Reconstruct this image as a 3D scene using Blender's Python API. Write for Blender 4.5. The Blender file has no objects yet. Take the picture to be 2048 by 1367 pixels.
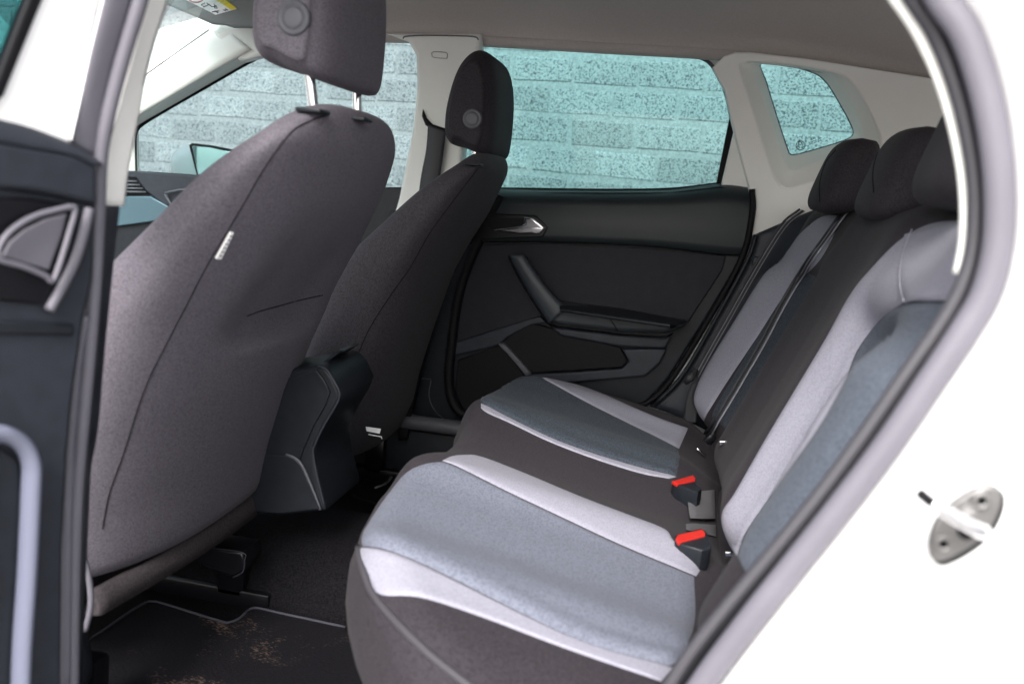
import bpy, bmesh, math, random
import numpy as np
from mathutils import Vector, Matrix
from mathutils.bvhtree import BVHTree
random.seed(7)
S = bpy.context.scene
COL = S.collection

# ------------------------------------------------------------------ camera
FPX, CX, CY = 1800.0, 1024.0, 683.5
CAM = Vector((0, -0.62, 0.97))
def _ray(px, py):
    return Vector(((px-CX)/FPX, -(py-CY)/FPX, -1.0)).normalized()
_dy = _ray(1375, 410)
_up = _dy.cross(_ray(1375-2000, 410-192)).normalized()
if _up.y < 0: _up = -_up
_dx = _dy.cross(_up)
BM = Matrix((_dx, _dy, _up))              # camera coordinates -> world
cam_data = bpy.data.cameras.new('camera')
cam = bpy.data.objects.new('camera', cam_data); COL.objects.link(cam)
cam.matrix_world = Matrix.Translation(CAM) @ BM.to_4x4()
cam_data.sensor_width = 36.0
cam_data.lens = FPX/2048*36.0
cam_data.clip_start = 0.02; cam_data.clip_end = 500
cam_data.dof.use_dof = True
cam_data.dof.focus_distance = 1.65
cam_data.dof.aperture_fstop = 4.3
S.camera = cam

# ------------------------------------------------------------------ world, sun, exposure
SUN_DIR = Vector((.05, .76, -.62)).normalized()      # the way the light travels
SUN_EL, SUN_AZ = math.asin(-SUN_DIR.z), math.atan2(-SUN_DIR.x, -SUN_DIR.y)
w = bpy.data.worlds.new('World'); S.world = w; w.use_nodes = True
wn = w.node_tree; bg = wn.nodes['Background']
sky = wn.nodes.new('ShaderNodeTexSky'); sky.sky_type = 'NISHITA'; sky.sun_disc = False
sky.sun_elevation = SUN_EL; sky.sun_rotation = SUN_AZ; sky.dust_density = 4.0; sky.air_density = 1.0
hs = wn.nodes.new('ShaderNodeHueSaturation'); hs.inputs['Saturation'].default_value = 0.30
wn.links.new(sky.outputs[0], hs.inputs['Color']); wn.links.new(hs.outputs[0], bg.inputs[0])
bg.inputs[1].default_value = 0.15
sl = bpy.data.lights.new('sun', 'SUN'); sl.energy = 1.5; sl.angle = math.radians(22); sl.color = (1, 0.96, 0.92)
so = bpy.data.objects.new('sun', sl); COL.objects.link(so)
so.rotation_euler = SUN_DIR.to_track_quat('-Z', 'Y').to_euler()
S.view_settings.view_transform = 'Standard'; S.view_settings.look = 'None'
S.view_settings.exposure = 1.42; S.view_settings.gamma = 1.0
S.render.engine = 'CYCLES'
S.cycles.max_bounces = 10; S.cycles.diffuse_bounces = 5; S.cycles.transparent_max_bounces = 16
S.cycles.sample_clamp_indirect = 8.0
try:
    S.cycles.use_denoising = True
except Exception: pass

# ------------------------------------------------------------------ geometry helpers
def W(px, py): return BM @ _ray(px, py)
class Plane:
    """a plane in the car: origin, two axes and the outward normal"""
    def __init__(s, o, u, v):
        s.o = Vector(o); s.u = Vector(u).normalized(); s.v = Vector(v).normalized(); s.n = s.u.cross(s.v).normalized()
        s.v = s.n.cross(s.u)
    def at(s, px, py):
        d = W(px, py); t = (s.o-CAM).dot(s.n)/d.dot(s.n); return CAM+d*t
    def loc(s, p): q = Vector(p)-s.o; return (q.dot(s.u), q.dot(s.v))
    def mat(s):
        m = Matrix.Identity(4)
        for i in range(3): m[i][0] = s.u[i]; m[i][1] = s.v[i]; m[i][2] = s.n[i]; m[i][3] = s.o[i]
        return m
def PY(y, k=0.0): return Plane((0, y, .97), (1, 0, 0), (0, k, 1))        # faces the camera (-y)
def PZ(z): return Plane((0, 0, z), (1, 0, 0), (0, 1, 0))                 # faces up
def PX(x): return Plane((x, 0, 0), (0, 1, 0), (0, 0, 1))                 # faces +x
def onY(px, py, y): return PY(y).at(px, py)

def crom(pts, n=6, closed=False):
    """Catmull-Rom through tuples"""
    P = [Vector(p) for p in pts]; out = []
    N = len(P)
    segs = N if closed else N-1
    for i in range(segs):
        if closed: a, b, c, d = P[i-1], P[i], P[(i+1) % N], P[(i+2) % N]
        else:
            b, c = P[i], P[i+1]
            a = P[i-1] if i else b*2-c
            d = P[i+2] if i+2 < N else c*2-b
        for k in range(n):
            t = k/n
            out.append(0.5*((2*b)+(c-a)*t+(2*a-5*b+4*c-d)*t*t+(3*b-a-3*c+d)*t**3))
    if not closed: out.append(P[-1].copy())
    return out
def resample(P, n):
    P = [Vector(p) for p in P]; L = [0]
    for i in range(1, len(P)): L.append(L[-1]+(P[i]-P[i-1]).length)
    out = []; j = 0
    for k in range(n):
        s = L[-1]*k/(n-1)
        while j < len(P)-2 and L[j+1] < s: j += 1
        d = L[j+1]-L[j]
        out.append(P[j].lerp(P[j+1], 0 if d < 1e-9 else min(1, (s-L[j])/d)))
    return out
def lut(tab, x):
    return float(np.interp(x, [t[0] for t in tab], [t[1] for t in tab]))
def sm(a, b, x):
    t = min(1, max(0, (x-a)/(b-a))); return t*t*(3-2*t)

def new_obj(name, me, mat, parent=None, smooth=True):
    me.name = name
    if mat is not None and not me.materials: me.materials.append(mat)
    if smooth:
        me.polygons.foreach_set('use_smooth', [True]*len(me.polygons))
    o = bpy.data.objects.new(name, me); COL.objects.link(o)
    if parent is not None: attach(o, parent)
    return o
def wloc(o):
    v = Vector(o.location)
    while o.parent: o = o.parent; v = v+Vector(o.location)
    return v
def attach(o, parent):
    o.location = Vector(o.location)-wloc(parent); o.parent = parent
def mesh(name, vs, fs, mat, parent=None, smooth=True):
    me = bpy.data.meshes.new(name); me.from_pydata([tuple(v) for v in vs], [], fs)
    bm = bmesh.new(); bm.from_mesh(me)
    bmesh.ops.remove_doubles(bm, verts=bm.verts, dist=1e-6)
    bmesh.ops.recalc_face_normals(bm, faces=bm.faces); bm.to_mesh(me); bm.free()
    return new_obj(name, me, mat, parent, smooth)
def sharp(o, ang=35):
    bm = bmesh.new(); bm.from_mesh(o.data)
    for e in bm.edges:
        if len(e.link_faces) == 2 and e.calc_face_angle(0) > math.radians(ang): e.smooth = False
    bm.to_mesh(o.data); bm.free(); return o
def thing(name, label, cat, loc=(0, 0, 0), group=None):
    o = bpy.data.objects.new(name, None); COL.objects.link(o); o.location = loc
    o.empty_display_size = .05
    return tag(o, label, cat, group)
def tag(o, label, cat, group=None, kind=None):
    if label: o['label'] = label
    if cat: o['category'] = cat
    if group: o['group'] = group
    if kind: o['kind'] = kind
    return o

def plate(name, pl, px, mat, parent=None, thick=.01, bevel=.002, holes=(), curve=0, world=False, res=2):
    """panel whose outline (and holes) lie on plane pl, front face on the plane, thickness behind it"""
    cu = bpy.data.curves.new(name, 'CURVE'); cu.dimensions = '2D'; cu.fill_mode = 'BOTH'
    for lp in [px]+list(holes):
        q = crom([(a, b, 0) for a, b in lp], curve, True) if curve else [(a, b, 0) for a, b in lp]
        pts = [pl.loc((pl.at(p[0], p[1])) if not world else (pl.o+pl.u*p[0]+pl.v*p[1])) for p in q]
        sp = cu.splines.new('POLY'); sp.points.add(len(pts)-1)
        for i, (a, b) in enumerate(pts): sp.points[i].co = (a, b, 0, 1)
        sp.use_cyclic_u = True
    bevel = min(bevel, thick*.49)
    cu.extrude = max(1e-5, thick/2-bevel); cu.bevel_depth = bevel; cu.bevel_resolution = res; cu.offset = -bevel
    tmp = bpy.data.objects.new('tmp', cu); COL.objects.link(tmp)
    bpy.context.view_layer.update()
    dg = bpy.context.evaluated_depsgraph_get()
    me = bpy.data.meshes.new_from_object(tmp.evaluated_get(dg))
    bpy.data.objects.remove(tmp); bpy.data.curves.remove(cu)
    me.materials.clear()
    me.transform(pl.mat() @ Matrix.Translation((0, 0, -thick/2)))
    o = new_obj(name, me, mat, parent)
    return sharp(o, 50)
def tube(name, pts, r, mat, parent=None, n=10, flat=1.0, closed=False, seg=5, up=None, smoothpath=True):
    """swept round (or flattened) section; r a number or a list along pts"""
    P = crom(pts, seg, closed) if smoothpath else [Vector(p) for p in pts]
    m = len(P)
    R = [r]*m if not isinstance(r, (list, tuple)) else [float(np.interp(i/(m-1), np.linspace(0, 1, len(r)), r)) for i in range(m)]
    vs, fs = [], []
    ref = Vector(up) if up else Vector((0, 1, .01))
    for i, p in enumerate(P):
        a = P[i-1] if (i or closed) else P[i]; b = P[(i+1) % m] if (i < m-1 or closed) else P[i]
        t = (b-a).normalized(); s = t.cross(ref).normalized(); q = s.cross(t)
        for k in range(n):
            th = 2*math.pi*k/n; vs.append(p+s*(math.cos(th)*R[i])+q*(math.sin(th)*R[i]*flat))
    for i in range(m if closed else m-1):
        for k in range(n):
            j = (i+1) % m; fs.append((i*n+k, i*n+(k+1) % n, j*n+(k+1) % n, j*n+k))
    if not closed: fs.append(tuple(range(n))); fs.append(tuple(range((m-1)*n, m*n)))
    return mesh(name, vs, fs, mat, parent)
def loft(name, secs, mat, parent=None, cap=True, closed=True):
    n = len(secs[0]); vs = [p for s in secs for p in s]; fs = []
    for i in range(len(secs)-1):
        for k in range(n if closed else n-1):
            fs.append((i*n+k, i*n+(k+1) % n, (i+1)*n+(k+1) % n, (i+1)*n+k))
    if cap: fs.append(tuple(range(n))); fs.append(tuple(range((len(secs)-1)*n, len(secs)*n)))
    return mesh(name, vs, fs, mat, parent)
def grid(name, G, mat, parent=None, thick=0.0, tdir=None):
    """sheet from rows of points; thickness by a second sheet offset along tdir"""
    R, Cn = len(G), len(G[0]); vs = [p for r in G for p in r]; fs = []
    for i in range(R-1):
        for j in range(Cn-1): fs.append((i*Cn+j, i*Cn+j+1, (i+1)*Cn+j+1, (i+1)*Cn+j))
    if thick:
        td = Vector(tdir).normalized()*thick; o = len(vs)
        vs = vs+[Vector(p)+td for p in vs]
        fs += [tuple(o+k for k in reversed(f)) for f in fs]
        ring = [j for j in range(Cn)]+[i*Cn+Cn-1 for i in range(1, R)]+[(R-1)*Cn+j for j in range(Cn-2, -1, -1)]+[i*Cn for i in range(R-2, 0, -1)]
        for a in range(len(ring)):
            p, q = ring[a], ring[(a+1) % len(ring)]; fs.append((p, q, o+q, o+p))
    return mesh(name, vs, fs, mat, parent)
def box(name, c, s, mat, parent=None, bevel=.003, rot=None, seg=2):
    bm = bmesh.new(); bmesh.ops.create_cube(bm, size=1)
    for v in bm.verts: v.co = Vector((v.co.x*s[0], v.co.y*s[1], v.co.z*s[2]))
    if bevel: bmesh.ops.bevel(bm, geom=bm.edges[:], offset=min(bevel, min(s)*.45), segments=seg, affect='EDGES', profile=.5)
    m = Matrix.Translation(c) @ (rot.to_4x4() if rot is not None else Matrix.Identity(4))
    bmesh.ops.transform(bm, matrix=m, verts=bm.verts)
    me = bpy.data.meshes.new(name); bm.to_mesh(me); bm.free()
    return sharp(new_obj(name, me, mat, parent), 40)
def bvh(objs):
    vs, fs = [], []
    for o in objs:
        off = Vector(wloc(o)); b = len(vs)
        vs += [v.co+off for v in o.data.vertices]; fs += [tuple(b+i for i in p.vertices) for p in o.data.polygons]
    return BVHTree.FromPolygons(vs, fs)
def hit(T, px, py, toward=None):
    """point and normal where the sight line through a traced point meets a built surface"""
    for k in range(14):
        q = (px, py) if not k or toward is None else (px+(toward[0]-px)*k*.03, py+(toward[1]-py)*k*.03)
        d = W(*q); h = T.ray_cast(CAM, d)
        if h[0] is not None:
            if k:
                lo, hi = (k-1)*.03, k*.03
                for _ in range(9):
                    m_ = (lo+hi)/2; d2 = W(px+(toward[0]-px)*m_, py+(toward[1]-py)*m_); h2 = T.ray_cast(CAM, d2)
                    if h2[0] is not None: hi, h, d = m_, h2, d2
                    else: lo = m_
            n = h[1]
            if n.dot(d) > 0: n = -n
            return h[0], n
    h = T.find_nearest(CAM+W(px, py)*1.5); return h[0], h[1]
def patch(name, T, A, B, mat, parent=None, nu=60, nv=22, proud=.0025, edge=.0022, curve=6, dip=.14):
    """sewn panel lying on a built surface between two traced seams, its edges pulled down into the seam"""
    A = resample(crom([(a, b, 0) for a, b in A], curve), nu); B = resample(crom([(a, b, 0) for a, b in B], curve), nu)
    cen = (A[nu//2]+B[nu//2])/2
    G = []
    for i in range(nu):
        row = []
        for j in range(nv):
            t = .5-.5*math.cos(math.pi*j/(nv-1)) if nv > 3 else j/(nv-1)
            q = A[i].lerp(B[i], t); p, n = hit(T, q.x, q.y, cen)
            e = min(t, 1-t)/dip; e2 = min(i, nu-1-i)/(nu*.04)
            f = min(1, e, e2); f = math.sin(f*math.pi/2)
            row.append(p+n*(proud-edge*(1-f)))
        G.append(row)
    return grid(name, G, mat, parent)
def seam(name, T, px, mat, parent=None, r=.0012, lift=0.0, curve=6, n=6):
    P = crom([(a, b, 0) for a, b in px], curve); Q = []
    for p in P:
        a, nn = hit(T, p.x, p.y); Q.append(a+nn*lift)
    return tube(name, Q, r, mat, parent, n=n, smoothpath=False)

# ------------------------------------------------------------------ materials
def mat(name, col, rough=.6, metal=0, bump=None, var=0, vscale=20, sheen=0, spec=.5, coat=0):
    m = bpy.data.materials.new(name); m.use_nodes = True; nt = m.node_tree; b = nt.nodes['Principled BSDF']
    b.inputs['Base Color'].default_value = (*col, 1); b.inputs['Roughness'].default_value = rough
    b.inputs['Metallic'].default_value = metal; b.inputs['Specular IOR Level'].default_value = spec
    if sheen: b.inputs['Sheen Weight'].default_value = sheen; b.inputs['Sheen Roughness'].default_value = .5
    if coat: b.inputs['Coat Weight'].default_value = coat; b.inputs['Coat Roughness'].default_value = .05
    g = nt.nodes.new('ShaderNodeNewGeometry')
    if var:
        n = nt.nodes.new('ShaderNodeTexNoise'); n.inputs['Scale'].default_value = vscale; n.inputs['Detail'].default_value = 6
        nt.links.new(g.outputs['Position'], n.inputs['Vector'])
        r = nt.nodes.new('ShaderNodeValToRGB'); r.color_ramp.elements[0].position = .3; r.color_ramp.elements[1].position = .7
        r.color_ramp.elements[0].color = (*[c*(1-var) for c in col], 1); r.color_ramp.elements[1].color = (*[min(1, c*(1+var)) for c in col], 1)
        nt.links.new(n.outputs[0], r.inputs[0]); nt.links.new(r.outputs[0], b.inputs['Base Color'])
    if bump:
        sc, st = bump
        n2 = nt.nodes.new('ShaderNodeTexNoise'); n2.inputs['Scale'].default_value = sc; n2.inputs['Detail'].default_value = 3
        nt.links.new(g.outputs['Position'], n2.inputs['Vector'])
        bp = nt.nodes.new('ShaderNodeBump'); bp.inputs['Strength'].default_value = st; bp.inputs['Distance'].default_value = .001
        nt.links.new(n2.outputs[0], bp.inputs['Height']); nt.links.new(bp.outputs[0], b.inputs['Normal'])
    return m
def weave(name, c1, c2, scale=420, sheen=.4, stretch=(1, 1, 1), bst=.5, rough=.75):
    """knitted cloth: small voronoi cells for the holes of the knit over a soft mottling"""
    m = bpy.data.materials.new(name); m.use_nodes = True; nt = m.node_tree; b = nt.nodes['Principled BSDF']; L = nt.links.new
    g = nt.nodes.new('ShaderNodeNewGeometry'); mp = nt.nodes.new('ShaderNodeMapping'); mp.inputs['Scale'].default_value = stretch
    L(g.outputs['Position'], mp.inputs['Vector'])
    v = nt.nodes.new('ShaderNodeTexVoronoi'); v.inputs['Scale'].default_value = scale; v.inputs['Randomness'].default_value = .9
    L(mp.outputs[0], v.inputs['Vector'])
    n = nt.nodes.new('ShaderNodeTexNoise'); n.inputs['Scale'].default_value = 240; n.inputs['Detail'].default_value = 6; n.inputs['Roughness'].default_value = .8
    L(g.outputs['Position'], n.inputs['Vector'])
    ad = nt.nodes.new('ShaderNodeMath'); ad.operation = 'MULTIPLY_ADD'; ad.inputs[1].default_value = .7; L(v.outputs['Distance'], ad.inputs[0])
    mu = nt.nodes.new('ShaderNodeMath'); mu.operation = 'MULTIPLY'; mu.inputs[1].default_value = .75; L(n.outputs[0], mu.inputs[0]); L(mu.outputs[0], ad.inputs[2])
    r = nt.nodes.new('ShaderNodeValToRGB'); r.color_ramp.elements[0].position = .48; r.color_ramp.elements[1].position = .80
    r.color_ramp.elements[0].color = (*c1, 1); r.color_ramp.elements[1].color = (*c2, 1)
    L(ad.outputs[0], r.inputs[0]); L(r.outputs[0], b.inputs['Base Color'])
    bp = nt.nodes.new('ShaderNodeBump'); bp.inputs['Strength'].default_value = bst; bp.inputs['Distance'].default_value = .0008
    L(ad.outputs[0], bp.inputs['Height']); L(bp.outputs[0], b.inputs['Normal'])
    b.inputs['Roughness'].default_value = rough; b.inputs['Sheen Weight'].default_value = sheen; b.inputs['Sheen Roughness'].default_value = .4
    b.inputs['Specular IOR Level'].default_value = .15
    return m
def glass(name, tint, refl=.08):
    m = bpy.data.materials.new(name); m.use_nodes = True; nt = m.node_tree; nt.nodes.remove(nt.nodes['Principled BSDF'])
    out = nt.nodes['Material Output']; t = nt.nodes.new('ShaderNodeBsdfTransparent'); t.inputs[0].default_value = (*tint, 1)
    g = nt.nodes.new('ShaderNodeBsdfGlossy'); g.inputs['Roughness'].default_value = .02
    f = nt.nodes.new('ShaderNodeFresnel'); f.inputs[0].default_value = 1.45
    mx = nt.nodes.new('ShaderNodeMixShader'); mu = nt.nodes.new('ShaderNodeMath'); mu.operation = 'MULTIPLY'; mu.inputs[1].default_value = refl*6
    nt.links.new(f.outputs[0], mu.inputs[0]); nt.links.new(mu.outputs[0], mx.inputs[0])
    nt.links.new(t.outputs[0], mx.inputs[1]); nt.links.new(g.outputs[0], mx.inputs[2]); nt.links.new(mx.outputs[0], out.inputs[0])
    return m
M = dict(
    fab=weave('charcoal_cloth', (.010, .0088, .0105), (.040, .035, .042), 700, .03),
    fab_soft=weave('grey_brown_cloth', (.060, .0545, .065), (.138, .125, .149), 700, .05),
    light=weave('light_grey_cloth', (.205, .203, .244), (.290, .287, .342), 600, .05),
    blue=weave('blue_grey_cloth', (.094, .103, .132), (.156, .168, .212), 330, .06, bst=.45, rough=.5),
    blue_shaded=weave('blue_grey_cloth_shaded', (.062, .073, .094), (.108, .124, .155), 330, .05, bst=.45),  # same blue grey cloth, darkened in colour for the shaded backrest
    fab_lit=weave('charcoal_cloth_lit', (.018, .016, .019), (.062, .057, .066), 700, .04),  # charcoal cloth brightened in colour for the lit far backrest
    piping=mat('piping', (.045, .042, .05), .7),
    seamm=mat('seam_thread', (.014, .013, .015), .8, spec=.1),
    plastic=mat('dark_plastic', (.013, .0155, .020), .42, spec=.25, bump=(900, .25), var=.15, vscale=60),
    plastic2=mat('charcoal_plastic', (.025, .029, .038), .45, spec=.28, bump=(900, .25), var=.12, vscale=60),
    pgrey=mat('grey_plastic', (.075, .078, .092), .5, bump=(900, .2)),
    gloss=mat('gloss_black', (.006, .006, .008), .3, spec=.3),
    rubber=mat('rubber_seal', (.055, .053, .062), .42, bump=(400, .15)),
    rubber_l=mat('rubber_face', (.13, .125, .15), .5, bump=(500, .25), var=.08, vscale=15),
    black=mat('black_rubber', (.005, .005, .007), .6, spec=.2),
    cream=mat('cream_trim', (.86, .86, .82), .55, bump=(700, .15), var=.03, vscale=8),
    liner=mat('headliner_cloth', (.47, .43, .41), .95, bump=(1200, .5), var=.06, vscale=250, sheen=.2),
    white=mat('white_paint', (.88, .88, .88), .25, coat=.6, var=.012, vscale=4),
    chrome=mat('chrome', (.75, .75, .77), .12, metal=1),
    steel=mat('steel', (.20, .197, .195), .45, metal=.8, bump=(300, .2), var=.1, vscale=80),
    carpet=mat('carpet', (.009, .0085, .010), 1, spec=.05, bump=(500, 1), var=.5, vscale=300),
    felt=mat('felt', (.046, .040, .043), 1, spec=.1, bump=(600, 1), var=.35, vscale=350),
    red=mat('red_plastic', (.52, .022, .015), .4),
    belt=mat('belt_webbing', (.03, .031, .036), .55, bump=(800, .5)),
    beltl=mat('belt_edge', (.26, .26, .30), .5, bump=(800, .4)),
    deco=mat('blue_grey_decor', (.07, .125, .155), .35, metal=.3),
    tagm=mat('white_tag', (.8, .8, .8), .6),
    yellow=mat('yellow_print', (.75, .6, .02), .6),
    ink=mat('ink', (.03, .04, .06), .6),
    inkred=mat('red_print', (.5, .02, .05), .6),
    web=mat('grey_webbing', (.12, .12, .128), .5, bump=(500, .6)),
    arm=mat('armrest_plastic', (.036, .044, .052), .42, bump=(900, .25), spec=.3),
    shelf=mat('shelf_plastic', (.020, .026, .029), .40, spec=.25, bump=(900, .2)),
    handle=mat('handle_lilac_plastic', (.135, .145, .20), .35),
    g_teal=glass('privacy_glass', (.68, .92, .912), .045),
    g_dark=glass('dark_privacy_glass', (.30, .62, .62), .12),
    g_clear=glass('clear_glass', (.83, .95, .955), .04),
    mirror=mat('mirror_face', (.9, .9, .9), .03, metal=1),
    pave=mat('paving', (.27, .26, .255), .9, bump=(60, .5), var=.2, vscale=3),
)

# ------------------------------------------------------------------ ground and wall
gr = mesh('ground', [(-60, -60, 0), (60, -60, 0), (60, 60, 0), (-60, 60, 0)], [(0, 1, 2, 3)], M['pave']); tag(gr, None, None, kind='structure')

def brick_mat():
    m = bpy.data.materials.new('pitted_brick'); m.use_nodes = True; nt = m.node_tree; b = nt.nodes['Principled BSDF']; L = nt.links.new
    g = nt.nodes.new('ShaderNodeNewGeometry'); oi = nt.nodes.new('ShaderNodeObjectInfo')
    n = nt.nodes.new('ShaderNodeTexNoise'); n.inputs['Scale'].default_value = 185; n.inputs['Detail'].default_value = 3; n.inputs['Roughness'].default_value = .5
    L(g.outputs['Position'], n.inputs['Vector'])
    r = nt.nodes.new('ShaderNodeValToRGB'); e = r.color_ramp.elements
    e[0].position = .34; e[0].color = (.022, .026, .034, 1); e[1].position = .53; e[1].color = (.25, .25, .26, 1)
    x = r.color_ramp.elements.new(.43); x.color = (.12, .125, .14, 1)
    L(n.outputs[0], r.inputs[0])
    big = nt.nodes.new('ShaderNodeTexNoise'); big.inputs['Scale'].default_value = 6; L(g.outputs['Position'], big.inputs['Vector'])
    mx = nt.nodes.new('ShaderNodeMix'); mx.data_type = 'RGBA'; mx.blend_type = 'MULTIPLY'; mx.inputs[0].default_value = 1
    rr = nt.nodes.new('ShaderNodeMapRange'); rr.inputs['To Min'].default_value = .80; rr.inputs['To Max'].default_value = 1.14
    L(oi.outputs['Random'], rr.inputs['Value']); L(r.outputs[0], mx.inputs[6]); L(rr.outputs[0], mx.inputs[7]); L(mx.outputs[2], b.inputs['Base Color'])
    bp = nt.nodes.new('ShaderNodeBump'); bp.inputs['Strength'].default_value = .8; bp.inputs['Distance'].default_value = .004
    L(n.outputs[0], bp.inputs['Height']); L(bp.outputs[0], b.inputs['Normal']); b.inputs['Roughness'].default_value = .9
    return m
M['brick'] = brick_mat()
M['mortar'] = mat('mortar', (.20, .20, .21), .95, bump=(90, 1), var=.30, vscale=120)
wall = thing('brick_wall', 'pale wall of rough pitted bricks with flush mortar outside the car', 'wall', (-.45, 2.54, 0))
wu = Vector((math.cos(math.radians(10)), -math.sin(math.radians(10)), 0)); wv = Vector((-wu.y, wu.x, 0))   # along, into the wall
WO = Vector((-.45, 2.54, 0))
def wp(a, d, z): return WO+wu*a+wv*d+Vector((0, 0, z))
BLN, BHT, JT, JV = .226, .101, .017, .011
def wbox(a0, a1, z0, z1, d0, d1):
    return [wp(a, d, z) for d in (d0, d1) for z in (z0, z1) for a in (a0, a1)]
FB = [(0, 1, 3, 2), (4, 6, 7, 5), (0, 4, 5, 1), (2, 3, 7, 6), (0, 2, 6, 4), (1, 5, 7, 3)]
mesh('mortar', wbox(-9, 4, -.1, 3.0, .006, .25), FB, M['mortar'], wall, False)
brick_meshes = []
for k in range(8):
    bm = bmesh.new(); bmesh.ops.create_cube(bm, size=1)
    for v in bm.verts: v.co = Vector((v.co.x*(BLN-JV), v.co.y*.02, v.co.z*(BHT-JT)))
    bmesh.ops.bevel(bm, geom=[e for e in bm.edges if all(v.co.y < 0 for v in e.verts)], offset=.004, segments=1, affect='EDGES')
    for v in bm.verts: v.co += Vector((random.uniform(-.005, .005), random.uniform(-.0015, .0015), random.uniform(-.004, .004)))
    me = bpy.data.meshes.new('brick'); bm.to_mesh(me); bm.free(); me.materials.append(M['brick']); brick_meshes.append(me)
WM = Matrix.Identity(3)
for i in range(3): WM[i][0] = wu[i]; WM[i][1] = wv[i]; WM[i][2] = (0, 0, 1)[i]
def proj(p):
    q = BM.transposed() @ (Vector(p)-CAM); return (CX-q.x/q.z*FPX, CY+q.y/q.z*FPX) if q.z < -.05 else (-9e9, 0)
vis, rest = [], []
for row in range(0, 30):
    for c in range(-40, 18):
        a = c*BLN+(row % 2)*BLN*.5+random.uniform(-.006, .006)+((row*37) % 5)*.012; z = .02+row*BHT+BHT/2
        q = proj(wp(a, 0, z))
        inwin = (240 < q[0] < 880 and -20 < q[1] < 440) or (900 < q[0] < 1760 and 60 < q[1] < 400)
        (vis if inwin else rest).append((a, z))
for k, (a, z) in enumerate(vis[:298]):
    o = bpy.data.objects.new('brick', brick_meshes[k % 8]); COL.objects.link(o)
    o.matrix_world = Matrix.Translation(wp(a, .0135, z)-WO) @ WM.to_4x4(); o.parent = wall; o.scale.x = 1
vs, fs = [], []
for (a, z) in rest+vis[298:]:
    b0 = len(vs); vs += wbox(a-(BLN-JV)/2, a+(BLN-JV)/2, z-(BHT-JT)/2, z+(BHT-JT)/2, 0, .02); fs += [tuple(b0+i for i in f) for f in FB]
bs = mesh('far_bricks', vs, fs, M['brick'], wall, False); bs['kind'] = 'stuff'
print('bricks', len(vis), len(rest))

# ------------------------------------------------------------------ car body
car = thing('car_body', 'white car body shell with cream pillars around the open rear doorway', 'car', (0, .74, 0))

# headliner: one cloth shell, lower at the rails
rail = [(-1.12, 1.235), (-.95, 1.275), (-.75, 1.295), (-.5, 1.30), (0, 1.305), (.2, 1.30), (.45, 1.262), (.8, 1.20), (1.0, 1.16)]
G = []
for i in range(60):
    x = -1.10+2.05*i/59; row = []
    for j in range(61):
        s = -1+2*j/60; y = .76+.72*math.sin(s*math.pi/2)/1.0
        a = abs(y-.76)/.72
        row.append(Vector((x, y, lut(rail, x)+.098*(1-min(1, a)**5)**.55)))
    G.append(row)
hl = grid('headliner', G, M['liner'], car, .02, (0, 0, 1)); hl['label'] = 'warm grey cloth headliner'
box('roof_panel', (-.1, .76, 1.50), (2.2, 1.52, .02), M['white'], car)
# far rail under the headliner edge
tube('roof_rail_trim', [Vector((x, 1.488, lut(rail, x)-.002)) for x in (-1.1, -.9, -.7, -.5, -.2, 0, .2, .45, .8)], .014, M['liner'], car, n=10)

# far side shell: one plate with the window and door openings
YS = 1.515
side_out = [(-2.6, -.9), (2.0, -.9), (2.0, .2), (.9, .42), (-1.0, .42), (-2.6, -.1)]
def lw(pl, px): return [pl.loc(pl.at(*p)) for p in px]
pl = PY(YS)
w_front = [(268, 352), (262, 262), (290, 240), (510, 112), (640, 76), (780, 70), (812, 76), (834, 100), (840, 160), (828, 260), (802, 385), (700, 372), (500, 362)]
w_rear = [(955, 82), (1150, 88), (1300, 100), (1405, 116), (1440, 150), (1473, 238), (1446, 380), (1340, 384), (1010, 382), (920, 382), (915, 290), (925, 150)]
w_quart = [(1512, 124), (1600, 130), (1664, 160), (1716, 262), (1700, 284), (1575, 320), (1560, 290)]
plate('far_side_panel', pl, side_out, M['white'], car, .02, .001, holes=[lw(pl, w_front), lw(pl, w_rear), lw(pl, w_quart)], world=True)
gp = PY(1.532)
def grow(px, k=1.03):
    cx = sum(p[0] for p in px)/len(px); cy = sum(p[1] for p in px)/len(px)
    return [(cx+(p[0]-cx)*k, cy+(p[1]-cy)*k) for p in px]
qg = plate('quarter_glass', PY(1.537), grow(w_quart, 1.06), M['g_teal'], car, .004, .0005); qg['label'] = 'green tinted quarter glass with small etched marks'
# etched marks on the quarter glass
ep = PY(1.509)
def ring_px(name, pl, c, r, wd, mt, parent, ry=None):
    P = [pl.at(c[0]+r*math.cos(t*math.pi/8), c[1]+(ry or r)*math.sin(t*math.pi/8)) for t in range(16)]
    return tube(name, P, wd, mt, parent, n=6, closed=True, seg=2)
qp = PY(1.534)
ring_px('etched_mark', qp, (1601, 291), 9, .0008, M['ink'], qg); ring_px('etched_mark', qp, (1600, 287), 3.2, .0008, M['ink'], qg); ring_px('etched_mark', qp, (1596, 295), 3, .0008, M['ink'], qg)
for (x0, y0, x1, y1) in [(1606, 286, 1604, 296), (1608, 290, 1607, 295), (1622, 276, 1628, 274), (1621, 279, 1629, 276), (1617, 286, 1622, 284), (1624, 283, 1634, 280), (1618, 289, 1626, 286), (1628, 286, 1634, 283), (1636, 284, 1641, 281)]:
    tube('etched_mark', [qp.at(x0, y0), qp.at(x1, y1)], .0007, M['ink'], qg, n=4, smoothpath=False)

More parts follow.
